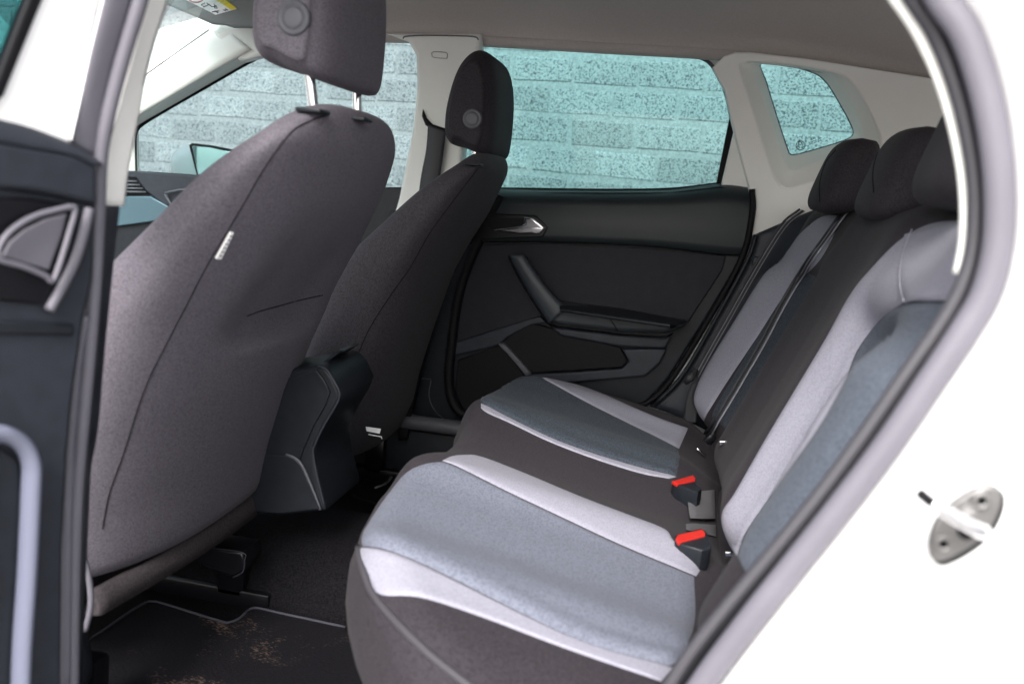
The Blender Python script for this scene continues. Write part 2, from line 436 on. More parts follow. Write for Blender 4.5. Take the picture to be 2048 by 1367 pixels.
# far B pillar trim
bp_ = plate('pillar_trim', PY(1.455), [(770, 66), (960, 66), (962, 84), (950, 130), (935, 230), (925, 300), (918, 372), (905, 440), (780, 460), (790, 420), (797, 395), (812, 320), (826, 250), (833, 170), (831, 110), (815, 82)],
            M['cream'], car, .05, .010, res=4); bp_['label'] = 'cream belt pillar trim between the far windows'
tube('trim_edge', [PY(1.447).at(*p) for p in [(806, 78), (812, 73), (850, 71), (920, 72), (950, 74), (957, 80)]], .0015, M['pgrey'], bp_, n=6)
ap = PY(1.4535); lb = [(866, 104), (890, 105), (895, 109), (894, 114), (892, 117), (868, 115), (864, 111)]
plate('airbag_badge', ap, lb, M['cream'], bp_, .004, .001)
tube('badge_groove', [ap.at(*p) for p in lb], .0006, M['pgrey'], bp_, n=5, closed=True, seg=3)
# lower black/grey pillar and sill on the far side
plate('lower_pillar_trim', PY(1.46), [(780, 420), (912, 400), (915, 560), (905, 700), (900, 780), (935, 850), (700, 850), (700, 600)], M['plastic'], car, .04, .006)
tube('trim_joint', [PY(1.457).at(*p) for p in [(822, 755), (840, 756), (862, 758)]], .0008, M['pgrey'], car, n=4)
tube('door_seal', [PY(1.44).at(*p) for p in [(1000, 390), (925, 560), (902, 700), (898, 770), (912, 815), (945, 835), (1000, 845)]], .012, M['black'], car)
tube('seal_piping', [PY(1.445).at(*p) for p in [(903, 700), (899, 740), (900, 780), (908, 802), (918, 815)]], .0011, mat('tan_edge', (.25, .22, .17), .6), car, n=5)
tube('trim_joint', [PY(1.44).at(*p) for p in [(862, 760), (858, 790), (866, 815), (885, 835), (905, 845)]], .0012, M['pgrey'], car, n=5)
sl_ = tube('sill_cover', [PY(1.36).at(*p) for p in [(700, 826), (760, 835), (830, 844), (930, 858), (1010, 870)]], .018, M['pgrey'], car, n=14)
sl_['label'] = 'grey plastic cover of the far sill'

# far C pillar trim with recessed quarter window
cp_out = [(1448, 112), (1470, 104), (1500, 104), (1620, 118), (1760, 140), (1900, 162), (2000, 184), (2000, 300), (1800, 420), (1640, 440), (1560, 470), (1505, 472), (1500, 400), (1497, 370), (1478, 300), (1465, 250), (1450, 180), (1425, 135)]
hole = [(1521, 127), (1570, 131), (1622, 143), (1652, 163), (1682, 210), (1704, 252), (1707, 268), (1693, 280), (1640, 297), (1592, 310), (1580, 309), (1575, 300), (1555, 240), (1532, 165)]
rec = [(1502, 124), (1540, 126), (1640, 140), (1668, 156), (1700, 200), (1724, 260), (1726, 286), (1700, 305), (1640, 320), (1592, 338), (1574, 332), (1560, 300), (1535, 220), (1508, 150)]
rec2 = [(1486, 124), (1540, 124), (1640, 138), (1700, 162), (1752, 250), (1760, 300), (1720, 340), (1640, 358), (1580, 376), (1558, 366), (1540, 330), (1510, 230), (1484, 150)]
cpt = plate('pillar_trim', PY(1.43), cp_out, M['cream'], car, .03, .008, holes=[lw(PY(1.43), rec2)], world=False) if False else None
def ringstrip(name, loops, mt, parent, n=90):
    """stepped funnel between closed outlines lying on planes of their own"""
    secs = []
    for (px, y) in loops:
        q = crom([(a, b, 0) for a, b in px], 5, True); q.append(q[0]); q = resample(q, n+1)[:-1]
        secs.append([PY(y).at(p.x, p.y) for p in q])
    return loft(name, secs, mt, parent, cap=False)
# plate with hole in px space
def plate_px_hole(name, pl, outer, holes, mt, parent, thick, bevel):
    o = [pl.loc(pl.at(*p)) for p in outer]
    hs_ = []
    for h in holes:
        q = crom([(a, b, 0) for a, b in h], 5, True); hs_.append([pl.loc(pl.at(p.x, p.y)) for p in q])
    return plate(name, pl, o, mt, parent, thick, bevel, holes=hs_, world=True, res=4)
def aligned(outer, inner):
    return outer
cpt = plate_px_hole('pillar_trim', PY(1.44), cp_out, [rec2], M['cream'], car, .04, .004)
cpt['label'] = 'cream rear pillar trim around the quarter window'
def radial(px, c, n=96):
    """outline sampled by angle about a centre so that nested outlines correspond"""
    q = crom([(a, b, 0) for a, b in px], 8, True); out = []
    A = [(math.atan2(p.y-c[1], p.x-c[0]), math.hypot(p.x-c[0], p.y-c[1])) for p in q]; A.sort()
    ang = [a for a, _ in A]; rad = [r for _, r in A]
    ang = [ang[-1]-2*math.pi]+ang+[ang[0]+2*math.pi]; rad = [rad[-1]]+rad+[rad[0]]
    for k in range(n):
        t = -math.pi+2*math.pi*k/n; r = float(np.interp(t, ang, rad)); out.append((c[0]+r*math.cos(t), c[1]+r*math.sin(t)))
    return out
cc = (1612, 225)
secs = []
for (px, y) in [(grow(rec2, 1.03), 1.445), (rec2, 1.441), (grow(rec2, .985), 1.446), (grow(rec, 1.03), 1.468), (rec, 1.472), (grow(rec, .975), 1.480), (grow(hole, 1.03), 1.504), (hole, 1.512), (hole, 1.53)]:
    secs.append([PY(y).at(*p) for p in radial(px, cc)])
rv = loft('window_reveal', secs, M['cream'], cpt, cap=False)
tube('glass_seal', [PY(1.528).at(*p) for p in hole], .0022, M['black'], cpt, n=6, closed=True, seg=4)
# divider bar and small cream triangle in the rear door window
# --------------------------------------------------------------- far front: windscreen pillar, window surround
plate('front_side_glass', gp, grow(w_front, 1.04), M['g_clear'], car, .004, .0005)
def strip(name, A, ya, B, yb, mt, parent, n=30, thick=.02, mid=None, nv=6, tdir=(0, 1, 0)):
    A = resample(crom([(a, b, 0) for a, b in A], 5), n); B = resample(crom([(a, b, 0) for a, b in B], 5), n); G = []
    for p, q in zip(A, B):
        a = PY(ya).at(p.x, p.y); b = PY(yb).at(q.x, q.y); row = []
        for j in range(nv+1):
            t = j/nv; r = a.lerp(b, t)
            if mid: r = r+Vector((0, -mid*math.sin(math.pi*t), 0))
            row.append(r)
        G.append(row)
    return grid(name, G, mt, parent, thick, tdir)
apl = thing('windscreen_pillar', 'cream windscreen pillar trim sloping down at the far front', 'pillar', (-1.3, 1.45, 1.0))
strip('upper_trim', [(240, 188), (290, 152), (420, 60), (440, 44)], 1.47, [(225, 258), (280, 226), (440, 132), (500, 98)], 1.43, M['cream'], apl, mid=.012)
strip('lower_reveal', [(225, 258), (280, 226), (440, 132), (500, 98)], 1.4305, [(235, 275), (288, 242), (400, 178), (515, 112)], 1.50, M['cream'], apl, mid=-.004)
tube('windscreen_seal', [PY(1.472).at(*p) for p in [(240, 187), (290, 151), (350, 108), (418, 60)]], .0022, M['black'], apl, n=6)
tube('window_seal', [PY(1.505).at(*p) for p in [(270, 352), (269, 300), (270, 270), (280, 252), (320, 226), (400, 180), (516, 115), (600, 88)]], .0055, M['black'], car, n=8)
plate('cornertrim', PY(1.44), [(423, 62), (440, 50), (560, 52), (640, 72), (520, 112), (478, 122), (455, 100)], M['cream'], apl, .04, .008).name = 'corner_trim'
strip('front_pillar_lower', [(240, 255), (262, 250), (268, 262), (270, 350)], 1.50, [(215, 255), (215, 260), (215, 300), (215, 352)], 1.48, M['cream'], apl)
# windscreen glass
wsg = mesh('windscreen', [(-1.0, .05, 1.33), (-1.0, 1.46, 1.33), (-1.95, 1.46, .90), (-1.95, .05, .90)], [(0, 1, 2, 3)], M['g_clear'], car, False)

# sun visor with its sticker, hanging at the windscreen header
vis_ = thing('sun_visor', 'grey sun visor folded up under the headliner with an airbag sticker', 'sun visor', (-1.0, 1.1, 1.27))
PV = PY(1.30)
plate('visor_panel', PV, [(300, -60), (330, 8), (420, 47), (446, 49), (462, 54), (520, 55), (560, 40), (560, -80)], mat('visor_vinyl', (.21, .22, .22), .8, bump=(600, .3)), vis_, .02, .006, res=3)
PVs = PY(1.2985)
st = plate('warning_sticker', PVs, [(366, -6), (372, 0), (431, 30), (474, 18), (432, -8)], M['tagm'], vis_, .001, .0002)
plate('sticker_band', PY(1.2975), [(428, -2), (442, -6), (474, 17), (462, 20)], M['yellow'], st, .0008, .0001)
ring_px('warning_ring', PY(1.2975), (392, -6), 16, .0012, M['inkred'], st, ry=11)
for a, b, c, d in [(402, 10, 410, 6), (402, 10, 408, 14), (408, 14, 418, 9), (413, 6, 424, 14), (424, 14, 432, 12), (428, 8, 430, 18), (432, 12, 434, 18), (424, 24, 438, 22), (430, 22, 436, 26), (446, 20, 452, 22), (450, 18, 456, 21)]:
    tube('pictogram', [PY(1.297).at(a, b), PY(1.297).at(c, d)], .0009, M['ink'], st, n=4, smoothpath=False)

# ------------------------------------------------------------------ door mirror outside the front window
mir = thing('door_mirror', 'white outside door mirror seen through the front side window', 'mirror', (-1.45, 1.7, .95))
PMm = PY(1.66)
c0 = PMm.at(396, 330)
secs = []
for i in range(17):
    t = -1+2*i/16; k = math.sqrt(max(0, 1-abs(t)**2.6)); row = []
    a0 = PMm.at(386+74*t, 330+6*t)
    for j in range(28):
        th = 2*math.pi*j/28; row.append(Vector((a0.x, a0.y+.080+.06*k*math.cos(th), a0.z+.060*k*math.sin(th)*(1-.1*t))))
    secs.append(row)
loft('mirror_housing', secs, M['white'], mir)
fr = [(377, 290), (384, 286), (420, 290), (470, 300), (470, 360), (393, 352)]
plate('mirror_rim', PY(1.652), fr, M['black'], mir, .012, .003)
PMf = PY(1.650)
mf = plate('mirror_glass', PMf, [(384, 293), (387, 292), (420, 295), (466, 305), (466, 356), (396, 349)], mat('mirror_sky', (.85, .87, .88), .08, metal=1), mir, .003, .001)

# ------------------------------------------------------------------ dashboard
dash = thing('dashboard', 'dark dashboard with air vent and blue grey trim panel at the far front', 'dashboard', (-1.5, 1.2, .6))
PD = PY(1.34)
plate('dash_body', PD, [(120, 335), (255, 341), (300, 343), (420, 352), (520, 356), (600, 420), (500, 700), (120, 700)], M['plastic'], dash, .10, .008)
plate('dash_top', PY(1.33), [(200, 337), (256, 341), (400, 352), (470, 356), (380, 400), (330, 412), (290, 380), (272, 356), (200, 350)], M['plastic2'], dash, .012, .003)
vb = plate('air_vent', PY(1.335), [(225, 356), (272, 357), (300, 388), (225, 390)], M['black'], dash, .01, .002)
for k in range(4):
    tube('vent_slat', [PY(1.325).at(225, 362+7*k), PY(1.325).at(274+6*k, 363+7*k)], .0025, M['pgrey'], vb, n=6, smoothpath=False, flat=.5)
plate('decor_panel', PY(1.328), [(200, 392), (300, 392), (336, 412), (345, 432), (330, 440), (240, 452), (200, 455)], M['deco'], dash, .012, .003)
tube('decor_edge', [PY(1.32).at(*p) for p in [(330, 386), (358, 380), (390, 378)]], .003, M['pgrey'], dash, n=6, smoothpath=False)
tube('decor_edge', [PY(1.32).at(*p) for p in [(330, 388), (342, 408), (352, 420)]], .003, M['pgrey'], dash, n=6, smoothpath=False)

# ------------------------------------------------------------------ far rear door
ffd = thing('front_door', 'closed far front door, only its dark lower panel seen between the front seats', 'car door', (-1.0, 1.5, .35))
plate('door_panel', PY(1.485), [(250, 352), (400, 362), (560, 370), (700, 374), (800, 374), (900, 374), (900, 860), (500, 860), (250, 700)], M['plastic'], ffd, .03, .005)
fd = thing('rear_door', 'closed far rear door with dark panel, chrome lever and armrest', 'car door', (-.2, 1.5, .35))
plate('window_glass', gp, grow(w_rear, 1.04), M['g_teal'], fd, .004, .0005)['label'] = 'green tinted window glass'
door_out = [(880, 392), (1005, 384), (1340, 384), (1440, 372), (1503, 380), (1503, 440), (1478, 530), (1405, 650), (1335, 760), (1292, 806), (1240, 830), (1000, 850), (935, 836), (900, 780), (902, 700), (912, 560)]
plate('door_panel', PY(1.462), door_out, M['plastic'], fd, .05, .006)
# upper shelf: rolls from the glass toward the cabin
G = []
Atop = [(860, 372), (1010, 377), (1200, 380), (1340, 378), (1442, 366), (1502, 372)]
Amid = [(860, 404), (1010, 408), (1200, 412), (1340, 412), (1442, 408), (1503, 414)]
Abot = [(860, 478), (985, 481), (1100, 481), (1300, 490), (1456, 507), (1494, 504)]
A1, A2, A3 = [resample(crom([(a, b, 0) for a, b in q], 6), 50) for q in (Atop, Amid, Abot)]
for p, q, r in zip(A1, A2, A3):
    a = PY(1.512).at(p.x, p.y); b = PY(1.437).at(q.x, q.y); c = PY(1.432).at(r.x, r.y); d = PY(1.456).at(r.x, r.y+4)
    row = [a]
    for j in range(1, 9):
        t = j/8*math.pi/2; row.append(Vector((a.x+(b.x-a.x)*j/8, a.y+(b.y-a.y)*math.sin(t), a.z+(b.z-a.z)*(1-math.cos(t)))))
    for j in range(1, 7): row.append(b.lerp(c, j/6)+Vector((0, -.003*math.sin(math.pi*j/6), 0)))
    row.append(c+Vector((0, .004, -.002))); row.append(d)
    G.append(row)
grid('upper_panel', G, M['shelf'], fd)
plate('insert_panel', PY(1.452), [(905, 490), (1100, 486), (1300, 496), (1452, 511), (1445, 540), (1376, 645), (1215, 640), (1090, 630), (905, 700)], mat('door_insert', (.019, .019, .025), .6, spec=.2, bump=(260, .5), var=.1, vscale=40), fd, .008, .003)
tube('window_gasket', [PY(1.50).at(*p) for p in [(930, 378), (1010, 377), (1200, 379.5), (1340, 377.5), (1442, 366)]], .0028, M['black'], fd, n=6)
plate('window_divider', PY(1.515), [(1459, 236), (1472, 246), (1448, 378), (1431, 376)], M['black'], fd, .03, .003)
plate('corner_cover', PY(1.48), [(1470, 252), (1503, 372), (1500, 378), (1444, 380), (1441, 376)], M['cream'], fd, .02, .003)
tube('window_seal', [PY(1.512).at(*p) for p in [(930, 150), (945, 100), (962, 83), (1010, 80), (1150, 86), (1300, 98), (1396, 114), (1432, 142), (1452, 190), (1463, 240)]], .004, M['pgrey'], fd, n=8)
plate('corner_seal', PY(1.505), [(940, 100), (955, 82), (972, 80), (962, 92), (952, 130), (938, 130)], M['black'], fd, .01, .002)
# lever
hz = plate('handle_bezel', PY(1.4285), [(960, 424), (1002, 427), (1072, 431), (1096, 454), (1086, 474), (1000, 478), (940, 480)], M['gloss'], fd, .012, .003)
plate('handle_recess', PY(1.4265), [(965, 436), (1048, 436), (1046, 452), (985, 462)], M['black'], hz, .002, .0005)
lv = plate('door_lever', PY(1.420), [(987, 459), (1040, 452), (1050, 447), (1048, 434), (1066, 436), (1090, 456), (1078, 468), (1040, 468), (986, 462)], M['chrome'], hz, .010, .004, res=4)
plate('lever_ridge', PY(1.4185), [(990, 460), (1050, 455), (1086, 456), (1076, 464), (1040, 466)], M['chrome'], lv, .003, .0012)
# armrest and grab handle
ar = plate('armrest', PY(1.385), [(1078, 592), (1100, 600), (1118, 606), (1215, 622), (1372, 646), (1366, 656), (1330, 668), (1240, 664), (1110, 648), (1098, 640)], M['arm'], fd, .07, .010, res=4)
plate('armrest_pad', PZ(onY(1200, 620, 1.40).z+.004), [(1118, 602), (1214, 610), (1372, 641), (1340, 648), (1215, 630), (1120, 616)], M['plastic'], ar, .008, .003)
tube('pad_joint', [PY(1.382).at(*p) for p in [(1213, 622), (1222, 640), (1236, 662)]], .0012, M['black'], ar, n=5)
gh = strip('grab_handle', [(1018, 510), (1030, 535), (1062, 590), (1098, 646)], 1.372, [(1046, 510), (1062, 534), (1096, 580), (1132, 618)], 1.372, M['arm'], fd, n=30, thick=.03, mid=.004)
strip('handle_side', [(1016, 510), (1028, 540), (1060, 596), (1096, 650)], 1.44, [(1018, 510), (1030, 536), (1062, 592), (1098, 646)], 1.374, M['plastic'], fd, n=20, thick=.004, tdir=(1, 0, 0))
# lower mouldings
plate('lower_moulding', PY(1.440), [(908, 712), (909, 684), (1022, 649), (1080, 632), (1092, 645), (1062, 650), (1012, 676), (1000, 690), (960, 700)], M['pgrey'] if False else M['plastic2'], fd, .02, .004)
plate('lower_cover', PY(1.450), [(915, 720), (1000, 690), (1052, 752), (1040, 800), (930, 830), (910, 780)], M['black'], fd, .01, .003)
strip('moulding_rib', [(996, 688), (1024, 718), (1052, 752)], 1.425, [(1006, 686), (1034, 716), (1062, 748)], 1.425, M['pgrey'], fd, n=12, thick=.03)
plate('speaker_grille', PY(1.442), [(1003, 685), (1030, 662), (1066, 646), (1240, 694), (1256, 722), (1244, 735), (1150, 742), (1064, 747)], M['black'], fd, .015, .004)
plate('lower_rail', PY(1.436), [(1062, 748), (1150, 744), (1244, 737), (1258, 722), (1244, 698), (1332, 698), (1320, 726), (1290, 752), (1060, 772)], M['plastic2'], fd, .02, .004)
plate('armrest_base', PY(1.430), [(1098, 650), (1110, 654), (1240, 670), (1330, 676), (1345, 668), (1330, 698), (1240, 694), (1120, 672)], M['plastic2'], fd, .03, .006)
tube('door_edge_seal', [PY(1.43).at(*p) for p in [(1504, 378), (1504, 430), (1482, 520), (1410, 650), (1340, 762), (1292, 806), (1250, 812)]], .007, M['black'], fd, n=8)
# trim beside the rear seat
wt = tube('seal_strip', [PY(1.41).at(*p) for p in [(1512, 470), (1495, 520), (1430, 640), (1365, 750), (1310, 808)]], .005, M['plastic'], car, n=10)
G = []
for t in range(30):
    f = t/29
    a = resample(crom([(1508, 470, 0), (1492, 530, 0), (1425, 650, 0), (1360, 760, 0), (1300, 812, 0)], 5), 30)[t]
    b = resample(crom([(1680, 400, 0), (1620, 480, 0), (1550, 610, 0), (1480, 740, 0), (1430, 870, 0)], 5), 30)[t]
    pa = PY(1.425).at(a.x, a.y); pb = PY(1.35).at(b.x, b.y)
    G.append([pa.lerp(pb, j/8)+Vector((0, .02*math.sin(math.pi*j/8), 0)) for j in range(9)])
grid('wheel_arch_trim', G, M['plastic2'], car, .02, (0, 1, 0))
ck = onY(1512, 523, 1.37)
box('belt_guide_clip', ck, (.016, .02, .022), M['plastic2'], car, .006)

# ------------------------------------------------------------------ floor pan, tunnel, hidden closing panels
floorp = mesh('floor_carpet', [(-2.2, 0, .25), (.1, 0, .25), (.1, 1.5, .25), (-2.2, 1.5, .25)], [(0, 1, 2, 3)], M['carpet'], car)
secs = []
for x in (-1.6, -1.2, -.9, -.6, -.4, -.3):
    row = []
    for j in range(17):
        a = math.pi*j/16; row.append(Vector((x, .84-.17*math.cos(a), .22+.14*math.sin(a)**.8)))
    secs.append(row)
loft('tunnel_carpet', secs, M['carpet'], car, cap=False, closed=False)
box('inner_sill', (-.35, 1.44, .29), (3.6, .10, .18), M['plastic'], car)
box('under_body', (-.4, .74, .19), (3.9, 1.46, .04), M['black'], car)
box('rear_closing_panel', (.80, .80, .60), (.03, 1.34, .76), M['plastic'], car)
box('parcel_shelf', (.55, .80, .955), (.48, 1.26, .02), M['plastic'], car)
box('rocker_panel', (-.35, -.012, .29), (2.4, .06, .16), M['white'], car)
# floor mat
mt_ = [(120, 1420), (146, 1312), (215, 1255), (285, 1208), (305, 1203), (330, 1208), (440, 1242), (460, 1244), (480, 1236), (497, 1220), (515, 1216), (560, 1226), (690, 1254), (800, 1400), (800, 1500), (120, 1500)]
PM = PZ(.262)
def mat_mat():
    m = bpy.data.materials.new('worn_mat'); m.use_nodes = True; nt = m.node_tree; b = nt.nodes['Principled BSDF']; L = nt.links.new
    g = nt.nodes.new('ShaderNodeNewGeometry')
    n = nt.nodes.new('ShaderNodeTexNoise'); n.inputs['Scale'].default_value = 9; n.inputs['Detail'].default_value = 4; n.inputs['Distortion'].default_value = 1.2
    f = nt.nodes.new('ShaderNodeTexNoise'); f.inputs['Scale'].default_value = 480; f.inputs['Detail'].default_value = 4
    mp = nt.nodes.new('ShaderNodeMapping'); mp.inputs['Scale'].default_value = (.35, 1, 1); L(g.outputs['Position'], mp.inputs[0]); L(mp.outputs[0], f.inputs[0]); L(g.outputs['Position'], n.inputs[0])
    mu = nt.nodes.new('ShaderNodeMath'); mu.operation = 'MULTIPLY'; L(n.outputs[0], mu.inputs[0]); L(f.outputs[0], mu.inputs[1])
    r = nt.nodes.new('ShaderNodeValToRGB'); e = r.color_ramp.elements; e[0].position = .36; e[0].color = (.009, .0085, .011, 1); e[1].position = .50; e[1].color = (.15, .105, .085, 1)
    c = PZ(.262).at(470, 1300); di = nt.nodes.new('ShaderNodeVectorMath'); di.operation = 'DISTANCE'; di.inputs[1].default_value = c; L(g.outputs['Position'], di.inputs[0])
    mr = nt.nodes.new('ShaderNodeMapRange'); mr.inputs['From Min'].default_value = .02; mr.inputs['From Max'].default_value = .20; mr.inputs['To Min'].default_value = 1.28; mr.inputs['To Max'].default_value = .84; L(di.outputs['Value'], mr.inputs['Value'])
    m3 = nt.nodes.new('ShaderNodeMath'); m3.operation = 'MULTIPLY'; L(mu.outputs[0], m3.inputs[0]); L(mr.outputs[0], m3.inputs[1])
    L(m3.outputs[0], r.inputs[0]); L(r.outputs[0], b.inputs['Base Color']); b.inputs['Roughness'].default_value = 1; b.inputs['Specular IOR Level'].default_value = .1
    bp = nt.nodes.new('ShaderNodeBump'); bp.inputs['Strength'].default_value = 1; bp.inputs['Distance'].default_value = .002; L(f.outputs[0], bp.inputs['Height']); L(bp.outputs[0], b.inputs['Normal'])
    return m
fm = thing('floor_mat', 'black worn floor mat with stitched edge behind the front seat', 'floor mat', (-.6, .5, .22))
plate('mat_carpet', PM, mt_, mat_mat(), fm, .008, .002)
tube('edge_binding', [PM.at(*p)+Vector((0, 0, .001)) for p in mt_[:13]], .0021, mat('binding', (.055, .055, .068), .8, spec=.1), fm, n=6)
fm2 = thing('floor_mat', 'black floor mat with pale edge on the far side, mostly behind the seat cushion', 'floor mat', (-.5, 1.2, .22))
m2 = [(700, 985), (765, 972), (780, 960), (792, 945), (812, 938), (900, 945), (980, 970), (900, 1060)]
plate('mat_carpet', PZ(.265), m2, M['carpet'], fm2, .008, .002)
tube('edge_binding', [PZ(.267).at(*p) for p in [(750, 975), (772, 966), (784, 952), (794, 942), (812, 938), (860, 940)]], .0028, mat('binding2', (.14, .14, .16), .8), fm2, n=6)

# ------------------------------------------------------------------ rear bench seat
bench = thing('rear_seat', 'rear bench seat in charcoal cloth with light and blue grey panels', 'car seat', (.1, .74, .3))
XF = [(.02, .06), (.045, -.09), (.061, -.135), (.095, -.175), (.14, -.222), (.19, -.262), (.24, -.292), (.289, -.314), (.35, -.334), (.44, -.347), (.56, -.349), (.60, -.345), (.64, -.333), (.74, -.328), (.84, -.333), (.88, -.345), (.94, -.349), (1.05, -.347), (1.15, -.335), (1.22, -.312), (1.29, -.262), (1.34, -.20), (1.38, -.12), (1.40, -.02)]
def bolst(y, c, w=.14): return ((abs(y-c))/w)
def zc(x, y):
    z = .583-.175*(x+.30)
    for c in (.41, 1.07):
        a = abs(y-c)/.14
        z += .010*math.exp(-((a-1)/.35)**2) - .004*math.exp(-(a/.7)**4)
    z -= .010*math.exp(-((y-.74)/.10)**4)
    z -= .055*sm(.22, -.02, y)**1.5 if y < .22 else 0
    z -= .03*sm(1.28, 1.42, y)
    z -= .03*sm(.04, .13, x)
    return z
OUT = [Vector((lut(XF, y), y)) for y in np.linspace(.02, 1.40, 140)]
def dist_out(x, y):
    p = Vector((x, y)); best = 9
    for i in range(len(OUT)-1):
        a, b = OUT[i], OUT[i+1]; ab = b-a; t = max(0, min(1, (p-a).dot(ab)/ab.length_squared)); d = (p-a-ab*t).length
        if d < best: best = d
    return min(best, max(0, y-.02)*1.0+.0 if x > .06 else best)
NY, NXg = 120, 44; R0 = .050; G = []
for i in range(NY+1):
    y = .02+1.38*i/NY; xf = lut(XF, y); row = []
    z0 = zc(xf, y)-R0
    for k, (dx, dz) in enumerate([(.10, -.100), (.055, -.098), (.022, -.090), (.002, -.073), (-.009, -.050), (-.008, -.022)]):
        row.append(Vector((xf+dx, y, z0+dz)))
    for j in range(NXg+1):
        t = (j/NXg)**1.9; x = xf+(.20-xf)*t
        d = dist_out(x, y); q = min(1, d/R0); row.append(Vector((x, y, zc(x, y)-R0*(1-math.sqrt(max(0, 1-(1-q)**2))))))
    G.append(row)
cush = grid('seat_cushion', G, M['fab'], bench)
TC = bvh([cush])
# base below the cushion
G = []
for i in range(50):
    y = .03+1.36*i/49; xf = lut(XF, y)+.075
    G.append([Vector((xf, y, .49)), Vector((xf-.005, y, .44)), Vector((xf-.05, y, .35)), Vector((xf-.10, y, .21))])
grid('seat_base', G, mat('base_felt', (.040, .038, .044), 1, bump=(500, .8), var=.25, vscale=300), bench, .01, (1, 0, 0))

# backrest
REL = [(.05, .07), (.08, .03), (.14, -.030), (.20, -.045), (.24, -.038), (.31, .004), (.37, .032), (.46, .037), (.525, .032), (.58, -.002), (.66, .002), (.74, .006)]
def xb(y, z):
    ym = y if y < .74 else 1.48-y
    r = float(np.interp(ym, [t[0] for t in RELS], [t[1] for t in RELS]))
    x = .129+.41*(z-.65)+r*(1-.62*sm(.835, .885, z))*(.35+.65*sm(.50, .60, z))
    x -= .013*math.exp(-((z-.905)/.035)**2)*sm(.22, .08, abs(ym-.41))
    x += .05*sm(.60, .50, z)**2
    x += .06*sm(.960, 1.02, z)**2
    return x
_rp = crom([(a, b, 0) for a, b in REL], 6); RELS = [(p.x, p.y) for p in _rp]
G = []
for i in range(131):
    y = .05+1.38*i/130
    G.append([Vector((xb(y, z), y, z-.02*sm(.16, .05, y))) for z in np.linspace(.47, 1.0, 70)]+[Vector((xb(y, 1.0)+.03, y, 1.005)), Vector((xb(y, 1.0)+.09, y, .99))])
back = grid('backrest', G, M['fab'], bench)
TB = bvh([back])
TA = bvh([cush, back])

# cushion panels, traced along their seams
P_ = lambda n, a, b, m, **k: patch(n, TC, a, b, M[m], bench, **k)
P_('centre_panel', [(716, 1092), (700, 1060), (722, 1035), (760, 985), (800, 940), (840, 924), (876, 922)],
   [(1344, 1334), (1392, 1240), (1402, 1190), (1404, 1146), (1402, 1142), (1400, 1140), (1396, 1138)], 'blue', nu=40, nv=80) if False else None
inner = [(884, 921), (920, 935), (1010, 980), (1120, 1032), (1240, 1088), (1340, 1130), (1392, 1152)]
outer = [(716, 1094), (760, 1098), (820, 1118), (920, 1165), (1040, 1226), (1180, 1290), (1345, 1334)]
# centre panel runs over the nose: the first points sit on the rolled front edge
front = resample(crom([(716, 1094, 0), (728, 1048, 0), (765, 992, 0), (805, 945, 0), (845, 926, 0), (884, 921, 0)], 6), 40)
rear_ = resample(crom([(1345, 1334, 0), (1380, 1290, 0), (1395, 1230, 0), (1392, 1152, 0)], 6), 40)
def coons(name, T, A, B, C0, C1, mt, parent, nu=70, nv=56, proud=.0025, edge=.0035, dip=.06, roll=.0025):
    """four-sided sewn panel: A and B long seams, C0 and C1 the end edges"""
    A = resample(crom([(*p, 0) for p in A], 6), nu); B = resample(crom([(*p, 0) for p in B], 6), nu)
    C0 = resample([Vector((p[0], p[1], 0)) for p in C0], nv); C1 = resample([Vector((p[0], p[1], 0)) for p in C1], nv)
    cen = (A[nu//2]+B[nu//2])/2; G = []
    for i in range(nu):
        s = i/(nu-1); row = []
        for j in range(nv):
            t = j/(nv-1)
            q = A[i]*(1-t)+B[i]*t+C0[j]*(1-s)+C1[j]*s-(A[0]*(1-t)*(1-s)+B[0]*t*(1-s)+A[-1]*(1-t)*s+B[-1]*t*s)
            p, n = hit(T, q.x, q.y, cen)
            f = min(1, min(t, 1-t)/dip, min(s, 1-s)/(dip*.6)); f = math.sin(f*math.pi/2)
            row.append(p+n*(proud-edge*(1-f)+roll*math.exp(-((t-.10)/.07)**2)*f))
        G.append(row)
    return grid(name, G, mt, parent)
coons('centre_panel', TC, outer, inner, [(p.x, p.y) for p in front], [(p.x, p.y) for p in rear_], M['blue'], bench)
P_('light_panel', outer, [(722, 1108), (738, 1150), (760, 1188), (840, 1194), (960, 1232), (1130, 1296), (1322, 1362)], 'light')
P_('light_panel', inner, [(900, 913), (928, 910), (960, 912), (1040, 942), (1160, 992), (1260, 1030), (1330, 1058), (1352, 1084), (1420, 1108)], 'light', nu=80)
# far seat
fo = [(1078, 752), (1110, 770), (1180, 808), (1260, 848), (1310, 872), (1358, 897)]
fi = [(962, 806), (985, 818), (1030, 842), (1110, 880), (1200, 912), (1290, 938), (1354, 953)]
ff = [(962, 806), (958, 795), (975, 768), (1000, 753), (1035, 749), (1078, 752)]
fr_ = [(1354, 953), (1360, 930), (1362, 915), (1358, 897)]
coons('centre_panel', TC, fi, fo, [(p.x, p.y) for p in resample(crom([(*p, 0) for p in ff], 5), 30)], fr_, blue_far_shaded := weave('blue_grey_cloth_far_shaded', (.020, .025, .034), (.058, .070, .088), 330, .04, bst=.45), bench)  # same blue grey cloth with the far seat's shade put into its colour
P_('light_panel', fi, [(962, 816), (975, 826), (1020, 846), (1100, 884), (1190, 918), (1280, 946), (1338, 957)], 'light', nv=10)
P_('light_panel', fo, [(1090, 752), (1130, 760), (1200, 785), (1280, 820), (1330, 840), (1376, 856)], 'light')
seam('piping', TC, [(716, 1094), (724, 1130), (745, 1185), (790, 1240), (860, 1308), (930, 1364), (960, 1390)], M['piping'], bench, r=.0042, n=8)
